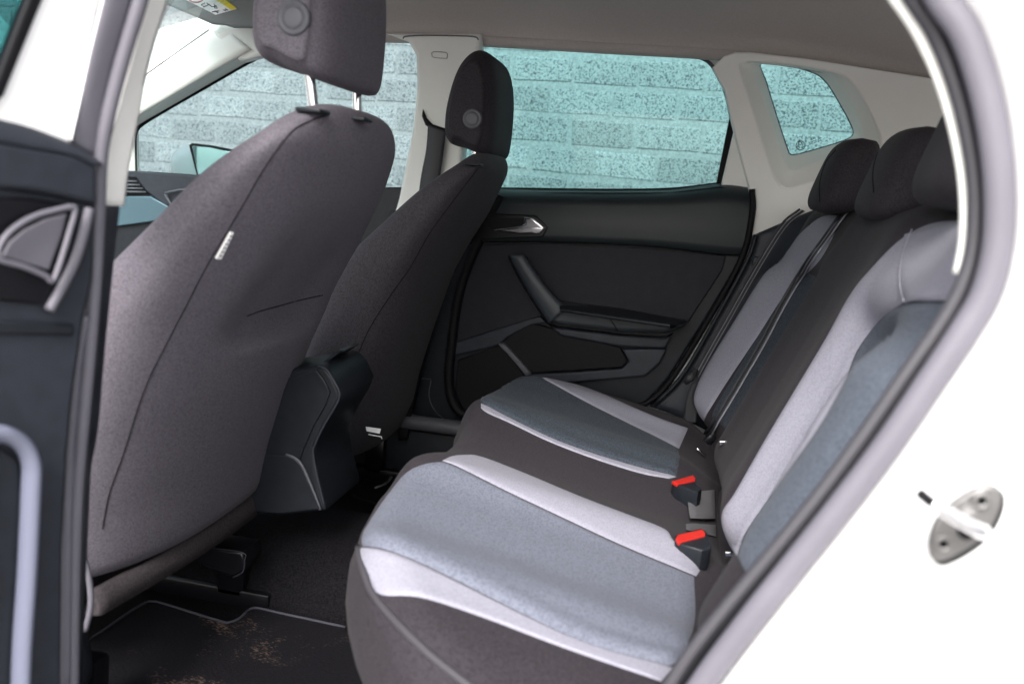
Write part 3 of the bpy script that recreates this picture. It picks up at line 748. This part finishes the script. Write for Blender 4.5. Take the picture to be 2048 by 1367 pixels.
seam('piping', TC, [(882, 918), (900, 906), (920, 880), (935, 850), (948, 822), (960, 806)], M['piping'], bench, r=.002, n=6) if False else None

# backrest panels
B_ = lambda n, a, b, m, **k: patch(n, TB, a, b, M[m], bench, **k)
nin = [(1925, 440), (1860, 448), (1800, 480), (1740, 540), (1700, 590), (1650, 680), (1590, 780), (1530, 880), (1470, 985), (1446, 1020), (1444, 1050), (1455, 1080), (1474, 1110)]
nbl = [(1925, 500), (1870, 540), (1828, 590), (1800, 610), (1760, 640), (1715, 700), (1690, 760), (1640, 850), (1570, 950), (1500, 1050), (1482, 1085), (1476, 1100), (1474, 1112)]
B_('light_panel', nin, nbl, 'light', nu=90, nv=26)
B_('centre_panel', [(1812, 606), (1765, 636), (1716, 702), (1690, 762), (1640, 852), (1570, 952), (1500, 1052), (1476, 1112)],
   [(1900, 604), (1890, 680), (1860, 760), (1800, 860), (1740, 950), (1650, 1050), (1580, 1120), (1500, 1160)], 'blue_shaded', nu=80, nv=40)
B_('upper_panel', [(1812, 470), (1800, 520), (1806, 570), (1815, 604)], [(1935, 440), (1940, 500), (1935, 560), (1925, 604)], 'light', nu=30, nv=30, proud=.0045)
B_('light_panel', [(1682, 432), (1648, 432), (1612, 456), (1560, 512), (1520, 560), (1470, 640), (1420, 720), (1395, 770), (1388, 800), (1395, 822), (1408, 842)],
   [(1678, 436), (1668, 470), (1640, 520), (1600, 562), (1552, 620), (1490, 710), (1450, 770), (1425, 810), (1414, 828), (1410, 838), (1408, 845)], 'light', nu=70)
G = []
for i in range(50):
    z = .555+.315*i/49; row = []
    for j in range(20):
        y = .955+(.222-.02*sm(.80, .87, z))*j/19
        row.append(Vector((xb(y, z)-.0028+(.004 if i in (0, 49) or j in (0, 19) else 0), y, z)))
    G.append(row)
grid('centre_panel', G, blue_far_shaded, bench)
seam('seam', TB, [(1830, 462), (1815, 500), (1806, 545), (1808, 580), (1817, 606)], M['light'], bench, r=.0012, lift=.0045)
seam('seam', TB, [(1817, 606), (1850, 600), (1900, 602)], M['light'], bench, r=.0011, lift=.003)
seam('seam', TB, [(1620, 448), (1610, 480), (1608, 510), (1614, 530)], M['seamm'], bench)

# headrests of the bench
def headrest(name, cx, cy, zb, sx, sy, sz, mt, parent, lean=.18, nmain=3.0):
    """padded block lofted in level slices, tapered to the top"""
    secs = []
    for i in range(25):
        t = i/24; v = -1+2*t
        k = max(1e-3, (1-abs(v)**4.0))**(1/3.0)
        a = sx/2*k*(1-.14*t); b = sy/2*(.35+.65*k)*(1-.10*t) if 0 < i < 24 else sy/2*.30
        a = max(a, .002); z = zb+sz*t; xc = cx+lean*(z-zb)
        row = []
        for j in range(44):
            th = 2*math.pi*j/44; c, s = math.cos(th), math.sin(th)
            row.append(Vector((xc+a*math.copysign(abs(c)**(2/nmain), c), cy+b*math.copysign(abs(s)**(2/nmain), s), z)))
        secs.append(row)
    return loft(name, secs, mt, parent)
HRR = []
for (cx, cy, zb, sy) in [(.250, 1.10, .978, .205), (.276, .76, .972, .205), (.292, .43, .990, .245)]:
    h = headrest('headrest', cx, cy, zb, .118 if cy < .5 else .088, sy, .168 if cy < .5 else .135, M['fab'], bench, lean=.25)
    HRR.append(h)
for h, px in ((HRR[0], [(1672, 300), (1652, 325), (1640, 365), (1640, 405)]), (HRR[1], [(1776, 272), (1756, 305), (1746, 345), (1748, 385)])):
    seam('seam', bvh([h]), px, M['seamm'], h, r=.0013)

# ------------------------------------------------------------------ front seats
def seatback(name, y0, y1, ztop, xbk, th, mt, parent, zbot=.40, bulge=.018, scoop=None, soft=False):
    secs = []
    zs = list(np.linspace(zbot, ztop-.13, 34))+[ztop-.13+.13*math.sin(t*math.pi/2) for t in np.linspace(.05, 1, 16)]
    for z in zs:
        y1z = y1 if not isinstance(y1, (list, tuple)) else lut(y1, z); yc, b0 = (y0+y1z)/2, (y1z-y0)/2
        u = max(0, (z-(ztop-.13))/.13); k = max(0, 1-u**2.4)**(1/2.4)
        ub = max(0, (zbot+.012-z)/.012); kb = math.sqrt(max(0.0, 1-ub*ub*.7))
        xbv = lut(xbk, z); tv = lut(th, z)
        b = max(.004, b0*(.12+.88*k if u < 1 else .12)); a = max(.003, tv/2*(.15+.85*k)*kb); xc = xbv-tv/2
        row = []
        for j in range(72):
            t = 2*math.pi*j/72; c, s = math.cos(t), math.sin(t); n = 3.8 if not (soft and c > 0 and s < 0) else 2.6
            X = a*math.copysign(abs(c)**(2/n), c); Y = b*math.copysign(abs(s)**(2/n), s)
            e = abs(Y)/b0
            if c > 0:
                X += bulge*(1-e*e)*k
                if scoop: X -= scoop(yc+Y, z)*min(1, c*2)
            row.append(Vector((xc+X, yc+Y, z)))
        secs.append(row)
    return loft(name, secs, mt, parent)
XBK = [(.36, -.665), (.40, -.650), (.47, -.622), (.54, -.612), (.63, -.590), (.71, -.563), (.78, -.535), (.84, -.502), (.9, -.468), (.96, -.438), (1.0, -.414), (1.04, -.400)]
TH = [(.36, .18), (.6, .18), (.78, .17), (.85, .14), (.9, .115), (.96, .085), (1.01, .06), (1.05, .05)]
def scoopN(y, z):
    zl = .735-(y-.55)*.05
    return .034*sm(.36, .48, y)*sm(.76, .62, y)*sm(zl-.004, zl+.012, z)*sm(.96, .80, z)
fs1 = thing('front_seat', 'driver seat nearest the camera, seen from behind, with white side tag', 'car seat', (-.7, .49, .3), 'front seats')
fs2 = thing('front_seat', 'passenger seat on the far side, in front of the rear window', 'car seat', (-.7, 1.17, .3), 'front seats')
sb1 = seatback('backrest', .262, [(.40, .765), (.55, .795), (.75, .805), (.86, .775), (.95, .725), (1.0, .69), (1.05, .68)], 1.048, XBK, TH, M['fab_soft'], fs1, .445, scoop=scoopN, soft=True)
sb2 = seatback('backrest', .985, [(.4, 1.40), (.9, 1.40), (1.0, 1.37)], 1.035, [(z, x+.031+.024*sm(.9, .6, z)) for z, x in XBK], TH, M['fab_lit'], fs2, .40)
T1, T2 = bvh([sb1]), bvh([sb2])
seam('seam', T1, [(655, 230), (620, 242), (581, 266), (530, 335), (478, 424), (417, 526), (376, 605), (342, 670), (290, 776), (246, 910), (219, 985), (205, 1057)], M['seamm'], fs1, r=.0009)
seam('crease', T1, [(494, 632), (520, 622), (560, 611), (600, 600), (645, 590)], M['seamm'], fs1, r=.0010)
seam('seam', T2, [(955, 338), (930, 370), (900, 410), (860, 465), (820, 535), (780, 592), (740, 655), (715, 710)], M['seamm'], fs2, r=.0011)
# white sewn-in tag on the side seam
a, n = hit(T1, 461, 462); b, _ = hit(T1, 434, 514)
ax = (b-a); L_ = ax.length; ax.normalize(); sd = ax.cross(n).normalized()
secs = [[a+sd*(.0020*u)+n*(.001+v) for (u, v) in ((-1, 0), (1, 0), (1, .003), (-1, .003))], [b+sd*(.0035*u)+n*(.001+v) for (u, v) in ((-1, 0), (1, 0), (1, .003), (-1, .003))]]
tgm = loft('sewn_tag', secs, M['tagm'], fs1); sharp(tgm); tgm['label'] = 'white lettered tag'
for k in range(6):
    p = a+ax*(L_*(k+.7)/6.6)+n*.0042
    box('tag_letter', p, (.0032, .0006, .0012), M['pgrey'], tgm, 0, rot=Matrix((sd, n, ax)).transposed())

def front_headrest(parent, yc, wid, dx, dz, mt):
    """side outline traced once and rounded off toward both ends"""
    prof = [(-.462, 1.046), (-.474, 1.062), (-.477, 1.09), (-.475, 1.12), (-.466, 1.165), (-.452, 1.20), (-.432, 1.222), (-.412, 1.226), (-.392, 1.21), (-.379, 1.17), (-.374, 1.12), (-.374, 1.07), (-.378, 1.036), (-.392, 1.029), (-.42, 1.036), (-.44, 1.043)]
    P = crom([(x+dx, 0, z+dz) for x, z in prof], 4, True)
    cx = sum(p.x for p in P)/len(P); cz = 1.125+dz; secs = []
    for i in range(27):
        v = -1+2*i/26; v = math.sin(v*math.pi/2)
        k = (max(0, 1-abs(v)**5.5))**(1/2.6); k = max(k, .55 if 0 < i < 26 else .40)
        kx = .18+.82*k
        secs.append([Vector((cx+(p.x-cx)*kx, yc+v*wid/2, cz+(p.z-cz)*(.45+.55*k) if p.z > cz else cz+(p.z-cz)*(.62+.38*k))) for p in P])
    return loft('headrest', secs, mt, parent)
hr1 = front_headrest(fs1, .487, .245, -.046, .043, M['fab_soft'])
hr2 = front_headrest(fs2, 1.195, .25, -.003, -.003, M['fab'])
TH1, TH2 = bvh([hr1]), bvh([hr2])
def button(T, px, r, parent):
    p, n = hit(T, *px); n = Vector((n.x*.5, n.y, n.z*.5)).normalized()
    u = n.cross(Vector((0, 0, 1))).normalized(); v = u.cross(n)
    prof = [(1.0, -.004), (1.0, .0015), (.93, .0035), (.80, .0038), (.72, .0022), (.66, .0022), (.62, .0036), (.5, .0042), (.2, .0045), (.001, .0045)]
    secs = [[p+n*h+(u*math.cos(a*math.pi/18)+v*math.sin(a*math.pi/18))*(r*q) for a in range(36)] for q, h in prof]
    return loft('tilt_button', secs, M['pgrey'], parent)
button(TH1, (588, 36), .0195, hr1); button(TH2, (945, 238), .0185, hr2)
def rods(parent, ps, hr, mt=M['chrome']):
    for (x0, y0, x1, y1, yy, r) in ps:
        a = PY(yy).at(x0, y0); b = PY(yy).at(x1, y1); d = (b-a)
        tube('headrest_post', [a-d*.6, a, b, b+d*.5], r, mt, parent, n=12, smoothpath=False)
rods(fs1, [(627, 216, 619, 150, .41, .0062), (715, 238, 714, 184, .56, .0062)], hr1)
rods(fs2, [(950, 322, 951, 300, 1.12, .0066), (984, 332, 985, 310, 1.27, .0066)], hr2)
for (T, px, par) in ((T1, (626, 224), fs1), (T1, (714, 240), fs1), (T2, (948, 330), fs2)):
    p, n = hit(T, *px, (px[0], px[1]+60)); box('post_guide', p+Vector((0, 0, .001)), (.030, .032, .005), M['plastic'], par, .004)

# lower flap of the near backrest, recliner cover, cushion and rails
TF = T1
G = []
for i in range(30):
    t = i/29; y = .28+.48*t; zb = .44-.0*t
    a = Vector((lut(XBK, .45)+.016*math.sin(math.pi*t)-.002, y, .452)); b = Vector((-.622+.012*math.sin(math.pi*t), y, .425-.012*t)); c = Vector((-.66, y, .415-.012*t))
    G.append([a, a.lerp(b, .5)+Vector((.003, 0, 0)), b, c])
fl = grid('lower_flap', G, M['felt'], fs1, .01, (-1, 0, 0)); fl['label'] = 'brownish felt flap'
for par, yc, mt in ((fs1, .495, M['fab_soft']), (fs2, 1.19, M['fab'])):
    box('seat_cushion', (-.93, yc, .42), (.46, .42, .12), M['fab'], par, .04, seg=4)
    for s in (-1, 1):
        box('seat_rail', (-.84, yc+s*.19, .265), (.50, .03, .03), M['gloss'], par, .004)
        box('rail_bracket', (-.66, yc+s*.19, .31), (.05, .03, .09), M['gloss'], par, .006)
tube('recliner_cover', [Vector((-.66, .262, .44)), Vector((-.66, .250, .42)), Vector((-.655, .25, .36)), Vector((-.67, .255, .31))], [.012, .032, .036, .02], M['plastic'], fs1, n=16)
tube('recliner_edge', [PY(.235).at(*p) for p in [(146, 1122), (160, 1112), (170, 1122), (180, 1170), (181, 1215), (170, 1260)]], .0035, M['rubber_l'], fs1, n=8)
plate('seat_hollow_shade', PY(.60), [(392, 1108), (404, 1092), (484, 1104), (489, 1120), (486, 1142), (466, 1154), (400, 1134)], M['gloss'], fs1, .06, .004)  # solid black plate standing for the shade in the hollow under the seat
tube('opening_edge', [PY(.598).at(*p) for p in [(404, 1092), (484, 1104), (489, 1120), (486, 1142), (466, 1154)]], .0012, M['plastic2'], fs1, n=5)
plate('rating_label', PX(-.70) if False else PY(.965), [(731, 853), (762, 857), (759, 867), (733, 862)], M['tagm'], fs2, .002, .0005)
tube('label_wire', [PY(.965).at(737, 868), PY(.965).at(763, 873), PY(.965).at(764, 877)], .001, M['tagm'], fs2, n=5, smoothpath=False)
strip('side_valance', [(830, 640), (815, 740), (802, 830), (796, 880)], 1.35, [(872, 640), (842, 740), (822, 830), (812, 880)], 1.35, M['black'], fs2, thick=.02)

# ------------------------------------------------------------------ centre console
con = thing('centre_console', 'dark plastic centre console with raised armrest between the front seats', 'console', (-.7, .74, .25))
PC = PY(.665)
prof = [(560, 742), (640, 730), (655, 738), (668, 756), (682, 788), (672, 815), (650, 850), (632, 888), (628, 905), (636, 950), (652, 1010), (650, 1021), (560, 1030), (420, 1030), (420, 760)]
cb = plate('console_body', PC, prof, M['plastic'], con, .155, .007, res=3)
plate('side_panel', PY(.661), [(560, 760), (632, 738), (650, 762), (660, 785), (650, 812), (628, 850), (606, 900), (600, 920), (570, 908), (500, 940), (500, 760)], M['plastic'], con, .006, .002)
plate('lower_side_panel', PY(.659), [(480, 905), (572, 909), (590, 916), (604, 930), (622, 970), (641, 1018), (560, 1028), (480, 1020)], M['plastic'], con, .008, .003)
tube('edge_highlight', [PY(.657).at(*p) for p in [(636, 731), (652, 738), (666, 758), (679, 788), (669, 815), (648, 850), (630, 888), (626, 905), (634, 950), (650, 1016)]], .0018, M['plastic2'], con, n=8)  # lighter tube that paints the highlight along the console edge
tube('edge_highlight', [PY(.662).at(*p) for p in [(572, 908), (590, 915), (604, 930), (622, 970), (641, 1019)]], .0026, M['pgrey'], con, n=8)  # grey tube, a painted highlight on the lower panel's edge
ar_ = tube('armrest', [Vector((-.60, .74, .688)), Vector((-.70, .74, .70)), Vector((-.9, .74, .70))], [.055, .062, .062], M['fab'], con, n=20, flat=.35)
plate('armrest_lid', PY(.70), [(600, 758), (640, 728), (676, 700), (686, 702), (664, 716), (644, 732), (610, 762)], M['plastic'], con, .08, .004)

# ------------------------------------------------------------------ belts and buckles
b1 = thing('seat_belt', 'black belt strap hanging from the slot in the far belt pillar', 'seat belt', (-.6, 1.43, 1.0))
plate('belt_slot', PY(1.4475), [(845, 218), (852, 236), (864, 248), (888, 256), (904, 262), (900, 270), (870, 264), (850, 250), (843, 232)], M['black'], b1, .01, .003)
strip('strap', [(856, 250), (852, 300), (842, 352), (836, 400)], 1.435, [(892, 262), (887, 300), (880, 352), (872, 400)], 1.435, M['belt'], b1, thick=.003, mid=.004)
def belt_on(name, T, path, w0, mt, parent, lift, n=60):
    P = resample(crom([(*p, 0) for p in path], 6), n); A, B = [], []
    G = []
    for i, p in enumerate(P):
        a, nn = hit(T, p.x, p.y, (1600, 600)); G.append((a+nn*lift))
    return tube(name, G, w0, mt, parent, n=8, smoothpath=False)
b2 = thing('seat_belt', 'middle rear belt strap running down the bench backrest beside the charcoal centre', 'seat belt', (.2, .95, .55))
mid = [(1712, 408), (1690, 436), (1650, 492), (1612, 545), (1570, 615), (1530, 690), (1480, 776), (1440, 842), (1420, 872)]
belt_on('strap', TB, mid, .0040, M['belt'], b2, .004)
belt_on('strap_edge', TB, [(x+4, y+3) for x, y in mid], .0016, M['beltl'], b2, .007)
belt_on('strap', TB, [(x-9, y-2) for x, y in mid], .0034, M['belt'], b2, .003)
a, n = hit(TA, 1414, 884); box('latch_housing', a+n*.010, (.016, .014, .034), M['gloss'], b2, .004, rot=Matrix.Rotation(math.radians(40), 3, 'Y'))
a, n = hit(TA, 1398, 908); box('latch_tongue', a+n*.006, (.022, .010, .004), M['chrome'], b2, .001, rot=Matrix.Rotation(math.radians(35), 3, 'Y'))
b3 = thing('seat_belt', 'far rear belt strap hanging along the outer edge of the bench backrest', 'seat belt', (.2, 1.3, .55))
far = [(1600, 418), (1560, 452), (1500, 548), (1450, 636), (1410, 706), (1386, 750)]
for k, (dx, r, mt) in enumerate([(0, .0024, 'belt'), (4, .0008, 'beltl'), (7, .002, 'belt'), (10, .0007, 'beltl')]):
    tube('strap', [PY(1.315).at(x+dx, y+dx*.4) for x, y in far], r, M[mt], b3, n=6)
tube('strap_fold', [PY(1.315).at(1392, 740), PY(1.30).at(1380, 755), PY(1.31).at(1372, 764)], [.006, .010, .006], M['belt'], b3, n=8)
strip('strap_end', [(1385, 765), (1372, 800), (1366, 845)], 1.31, [(1402, 768), (1396, 800), (1392, 845)], 1.30, M['belt'], b3, thick=.003)

def buckle(label, top_px, body_px, z, group):
    t = thing('belt_buckle', label, 'buckle', PZ(z).at(*top_px[0]), group)
    plate('buckle_body', PZ(z), body_px, M['plastic'], t, .03, .003)
    plate('release_button', PZ(z+.002), top_px, M['red'], t, .006, .0015)
    return t
zq = hit(TC, 1370, 1062)[0].z
b = buckle('belt buckle with broad red button beside the near seat cushion', [(1351, 1076), (1355, 1068), (1404, 1057), (1411, 1064), (1410, 1070), (1358, 1083)], [(1350, 1068), (1402, 1054), (1414, 1062), (1424, 1088), (1420, 1096), (1404, 1098), (1362, 1086), (1350, 1080)], zq+.020, 'belt buckles')
zq2 = hit(TC, 1370, 955)[0].z
b = buckle('belt buckle with narrow red button beside the far seat cushion', [(1344, 961), (1386, 949), (1391, 954), (1390, 960), (1354, 967)], [(1345, 960), (1388, 950), (1394, 968), (1404, 976), (1396, 984), (1372, 975), (1352, 968)], zq2+.016, 'belt buckles')
gb = thing('belt_stub', 'grey webbing loop of a folded buckle between the two red buckles', 'seat belt', PZ(zq).at(1395, 1015))
ta = hit(TA, 1396, 1015)[0]
patch('webbing', TA, [(1370, 990), (1370, 1015), (1374, 1044)], [(1423, 985), (1424, 1015), (1424, 1044)], M['web'], gb, nu=14, nv=10, proud=.012, edge=.004, dip=.2)
patch('webbing', TA, [(1369, 1050), (1370, 1062)], [(1429, 1052), (1430, 1075)], M['web'], gb, nu=10, nv=10, proud=.006, edge=.003, dip=.2)
for px, lab in (((1467, 1108), 'small silver anchor tag low on the near side of the backrest'), ((1406, 864), 'small silver anchor tag beside the middle belt latch')):
    t = thing('anchor_tag', lab, 'tag', hit(TA, *px)[0], 'anchor tags')
    a, n = hit(TA, *px); box('tag_plate', a+n*.003, (.0165, .004, .0085) if px[0] > 1450 else (.012, .003, .007), M['chrome'], t, .001, rot=Matrix.Rotation(math.radians(-8), 3, 'Y'))
    box('tag_print', a+n*.0055, (.009, .0035, .003) if px[0] > 1450 else (.006, .003, .002), M['ink'], t, .0005, rot=Matrix.Rotation(math.radians(-8), 3, 'Y'))

# ------------------------------------------------------------------ near doorway: right-hand frame
ap_ = thing('door_opening_frame', 'white door frame curve at the right with dark seals and cream edge', 'door frame', (.2, .03, .3))
def pathY(px, ys):
    n = len(px); return [PY(ys if not isinstance(ys, (list, tuple)) else ys[i]).at(*p) for i, p in enumerate(px)]
creamp = [(1750, -60), (1796, 0), (1838, 64), (1878, 150), (1906, 240), (1926, 340), (1932, 420), (1929, 490), (1917, 548)]
tube('cream_edge', pathY(creamp, .085), [.0056, .0056, .0054, .005, .0048, .0046, .0046, .0046, .0044], M['cream'], ap_, n=12)
sealc = [(1790, -60), (1826, 0), (1868, 64), (1904, 150), (1930, 240), (1948, 340), (1952, 430), (1944, 510), (1920, 580), (1880, 650), (1810, 750), (1720, 880), (1630, 1000), (1540, 1110), (1460, 1205), (1385, 1300), (1320, 1400)]
tube('inner_seal', pathY(sealc, .075), .0058, M['rubber'], ap_, n=12)
sealb = [(x+(16 if y < 560 else 17), y+(0 if y < 560 else 8)) for x, y in sealc]
tube('seal_groove', pathY(sealb, .074), .0045, M['black'], ap_, n=8)
sealo = [(1850, -60), (1884, 0), (1928, 64), (1960, 150), (1982, 240), (1996, 340), (1999, 430), (1992, 510), (1970, 590), (1930, 660), (1860, 765), (1768, 900), (1672, 1025), (1580, 1140), (1500, 1240), (1424, 1340), (1370, 1420)]
tube('outer_seal', pathY(sealo, .058), .0105, M['rubber_l'], ap_, n=16, flat=.8)
# filler behind the seals
def band(name, A, ya, B, yb, mt, parent, thick=.004, n=80, mid=0):
    return strip(name, A, ya, B, yb, mt, parent, n=n, thick=thick, mid=mid)
band('seal_backing', [(x-8, y-4) for x, y in sealc], .088, [(x+16, y+8) for x, y in sealo], .066, M['rubber'], ap_)
# painted body beyond the seal, rolling away from the opening
edge = [(1866, -60), (1906, 0), (1952, 64), (1986, 150), (2008, 240), (2020, 340), (2023, 430), (2016, 510), (1996, 590), (1955, 668), (1886, 772), (1795, 906), (1700, 1035), (1608, 1152), (1528, 1254), (1452, 1354), (1398, 1434)]
Eg = resample(crom([(*p, 0) for p in edge], 6), 90); G = []
for i, p in enumerate(Eg):
    a = PY(.062).at(p.x, p.y)
    a0 = Eg[max(0, i-1)]; a1 = Eg[min(89, i+1)]; w0 = PY(.062).at(a0.x, a0.y); w1 = PY(.062).at(a1.x, a1.y); tt = (w1-w0).normalized(); out = tt.cross(Vector((0, 1, 0))).normalized()
    if out.x < 0: out = -out
    row = []
    for s in (0, .006, .012, .02, .03, .045, .07, .11, .17, .26, .38):
        up_ = sm(1.02, 1.14, a.z+out.z*s)
        row.append(Vector((a.x+out.x*s, .062-.035*(1-math.exp(-s/.012))-.03*sm(.02, .3, s)-up_*1.3*min(.12, max(0, s-.035)), a.z+out.z*s)))
    G.append(row)
grid('body_panel', G, M['white'], ap_, .01, (0, 1, 0))
# striker
stt = thing('door_striker', 'steel door striker plate with loop on the white body', 'striker', PY(.01).at(1930, 1050))
PS = PY(-.02)
oval = [(1866, 1120), (1860, 1108), (1858, 1085), (1868, 1050), (1880, 1032), (1900, 1010), (1935, 985), (1960, 973), (1980, 969), (1998, 975), (2005, 986), (2004, 1010), (1990, 1045), (1965, 1078), (1925, 1106), (1885, 1124)]
plate('backing_gasket', PY(-.012), [(x+7, y+8) for x, y in oval], M['black'], stt, .01, .002, curve=3)
sp_ = plate('striker_plate', PY(-.022), oval, M['steel'], stt, .006, .0025, curve=3, res=4)
for c in ((1962, 1000), (1886, 1086)):
    p = PY(-.0225).at(*c)
    secs = [[p+Vector((math.cos(a*math.pi/12)*r, h, math.sin(a*math.pi/12)*r)) for a in range(24)] for r, h in ((.0062, .003), (.0060, -.0016), (.0048, -.0022), (.0026, -.0020), (.0024, .001), (.0001, .001))]
    loft('screw', secs, M['steel'], sp_)
    secs = [[p+Vector((math.cos(a*math.pi/6)*r, -.0018, math.sin(a*math.pi/6)*r)) for a in range(12)] for r in (.0025, .0001)]
    loft('screw_socket', secs, M['black'], sp_)
a = PY(-.024).at(1953, 1052); e_ = PY(-.052).at(1862, 1004); f_ = PY(-.052).at(1838, 984)
tube('striker_loop', [a, a+Vector((-.004, -.022, .004)), e_.lerp(a, .35)+Vector((0, -.008, 0)), e_], [.0052, .0048, .0042, .0030], M['chrome'], stt, n=12)
tube('loop_sleeve', [e_, f_], .0034, M['black'], stt, n=10, smoothpath=False)
p = PY(-.026).at(1934, 1064); tube('pin_foot', [p, p+Vector((0, .01, 0))], .005, M['black'], stt, n=12, smoothpath=False, up=(1, 0, 0))

# ------------------------------------------------------------------ near doorway: left-hand pillar
lp = thing('belt_pillar', 'near belt pillar at the left with cream edge, seals and dark lower trim', 'pillar', (-.47, .1, .3))
cl = [(350, -60), (315, 0), (280, 120), (252, 240), (234, 320), (222, 404)]
strip('cream_trim', [(322, -60), (297, 0), (260, 137), (232, 239), (212, 308), (200, 410)], .100, [(352, -60), (333, 0), (297, 120), (273, 239), (255, 335), (245, 412)], .125, M['cream'], lp, thick=.003, mid=.003)
tube('inner_seal', pathY([(300, -60), (281, 0), (242, 130), (214, 239), (200, 318), (196, 420), (189, 560), (176, 720), (163, 860), (152, 1000), (146, 1180), (143, 1400)], .085), .0062, M['rubber_l'], lp, n=12)
tube('seal_groove', pathY([(284, -60), (265, 0), (228, 128), (202, 239), (188, 310)], .090), .0060, M['black'], lp, n=8)
strip('outer_seal', [(222, -60), (207, 0), (180, 110), (160, 205), (142, 285)], .062, [(270, -60), (256, 0), (222, 120), (200, 215), (186, 312)], .078, M['rubber_l'], lp, thick=.012, mid=.004)
tube('second_seal', pathY([(170, 630), (156, 700), (146, 800), (138, 900), (133, 1050), (130, 1400)], .075), .0048, M['rubber_l'], lp, n=10)
strip('lower_trim', [(206, 412), (198, 560), (186, 720), (172, 860), (160, 1000), (150, 1400)], .098, [(236, 410), (222, 540), (206, 700), (192, 860), (172, 1000), (160, 1400)], .125, M['plastic2'], lp, thick=.003)
strip('pillar_backing', [(150, 420), (140, 700), (125, 900), (118, 1400)], .10, [(215, 420), (200, 700), (180, 900), (158, 1400)], .112, M['plastic'], lp, thick=.003)
strip('pillar_skin', [(60, -60), (60, 100), (80, 250), (100, 330)], .125, [(330, -60), (285, 100), (250, 260), (215, 330)], .14, M['white'], lp, thick=.003)

# ------------------------------------------------------------------ open near door
od = thing('open_door', 'open near rear door edge at the left with tinted glass and dark lever', 'car door', (-.5, -.02, .4))
XD = -.50
def PX(x): return Plane((x, .05, 0), (.30, .954, 0), (0, 0, 1))          # the opened door's own plane
PXD = PX(XD)
def dp(name, px, mt, parent=od, off=0, thick=.012, bevel=.003, **k): return plate(name, PX(XD+off), px, mt, parent, thick, bevel, **k)
dp('window_frame', [(95, -90), (224, -90), (206, 0), (180, 110), (158, 205), (140, 290), (60, 262), (-10, 246), (-40, 150), (8, 190)], M['white'], thick=.02)
dp('frame_gasket', [(84, -90), (112, -90), (88, 0), (10, 192), (-40, 240), (-40, 200), (-6, 160), (56, 0)], M['black'], off=.003)
dp('door_glass', [(-300, -90), (60, -90), (46, 0), (-10, 160), (-60, 260), (-300, 260)], M['g_dark'], off=-.004, thick=.004, bevel=.0005)
# panel body: rounded shelf then the flat lower panel
topc = [(-120, 196), (0, 216), (60, 235), (110, 262), (150, 288), (192, 322)]
midc = [(-120, 262), (0, 285), (60, 296), (110, 304), (150, 312), (193, 332)]
A1 = resample(crom([(*p, 0) for p in topc], 6), 30); A2 = resample(crom([(*p, 0) for p in midc], 6), 30); G = []
for p, q in zip(A1, A2):
    a = PX(XD-.03).at(p.x, p.y); b = PX(XD+.012).at(q.x, q.y)
    G.append([Vector((a.x+(b.x-a.x)*math.sin(j/8*math.pi/2), a.y+(b.y-a.y)*j/8, a.z+(b.z-a.z)*(1-math.cos(j/8*math.pi/2)))) for j in range(9)])
grid('upper_shelf', G, M['plastic2'], od, .01, (-1, 0, 0))
dp('upper_panel', [(-200, 255), (0, 284), (60, 295), (110, 303), (150, 311), (193, 331), (196, 410), (165, 402), (120, 392), (60, 380), (-200, 360)], M['plastic2'], off=.012, thick=.03, bevel=.004)
dp('main_panel', [(-260, 350), (0, 366), (120, 385), (196, 400), (190, 560), (172, 640), (150, 800), (140, 900), (130, 1100), (126, 1480), (-260, 1480)], M['plastic2'], off=.002, thick=.03, bevel=.006)
hb = dp('lever_bezel', [(-60, 396), (60, 396), (155, 410), (158, 422), (140, 500), (112, 566), (88, 610), (20, 604), (-60, 596)], M['gloss'], off=.007, thick=.008)
ring = [(-4, 505), (6, 480), (30, 455), (70, 432), (120, 418), (142, 414), (150, 420), (140, 460), (122, 520), (108, 558), (100, 560), (92, 552), (50, 534), (2, 520)]
tube('lever_ring', [PX(XD+.016).at(*p) for p in ring], .0024, M['rubber_l'], hb, n=10, closed=True, seg=4)
dp('lever_cup', [(6, 512), (20, 485), (50, 460), (90, 440), (134, 428), (124, 470), (98, 540), (50, 526)], M['rubber_l'], hb, off=.009, thick=.004, bevel=.001)
tube('trim_strip', [PX(XD+.008).at(*p) for p in [(178, 416), (168, 462), (150, 520), (126, 570), (98, 620)]], .0042, M['rubber_l'], od, n=10)
dp('armrest_step', [(-100, 640), (60, 642), (150, 648), (148, 672), (-100, 668)], M['plastic'], off=.006, thick=.01)
pk = [(-30, 872), (10, 868), (45, 888), (62, 925), (62, 980), (54, 1150), (44, 1300), (38, 1480)]
tube('pocket_edge', [PX(XD+.02).at(*p) for p in pk], .0085, M['handle'], od, n=14, flat=.7)
dp('pocket', [(-160, 890), (0, 888), (40, 920), (46, 980), (30, 1480), (-160, 1480)], M['plastic'], off=.012, thick=.015)
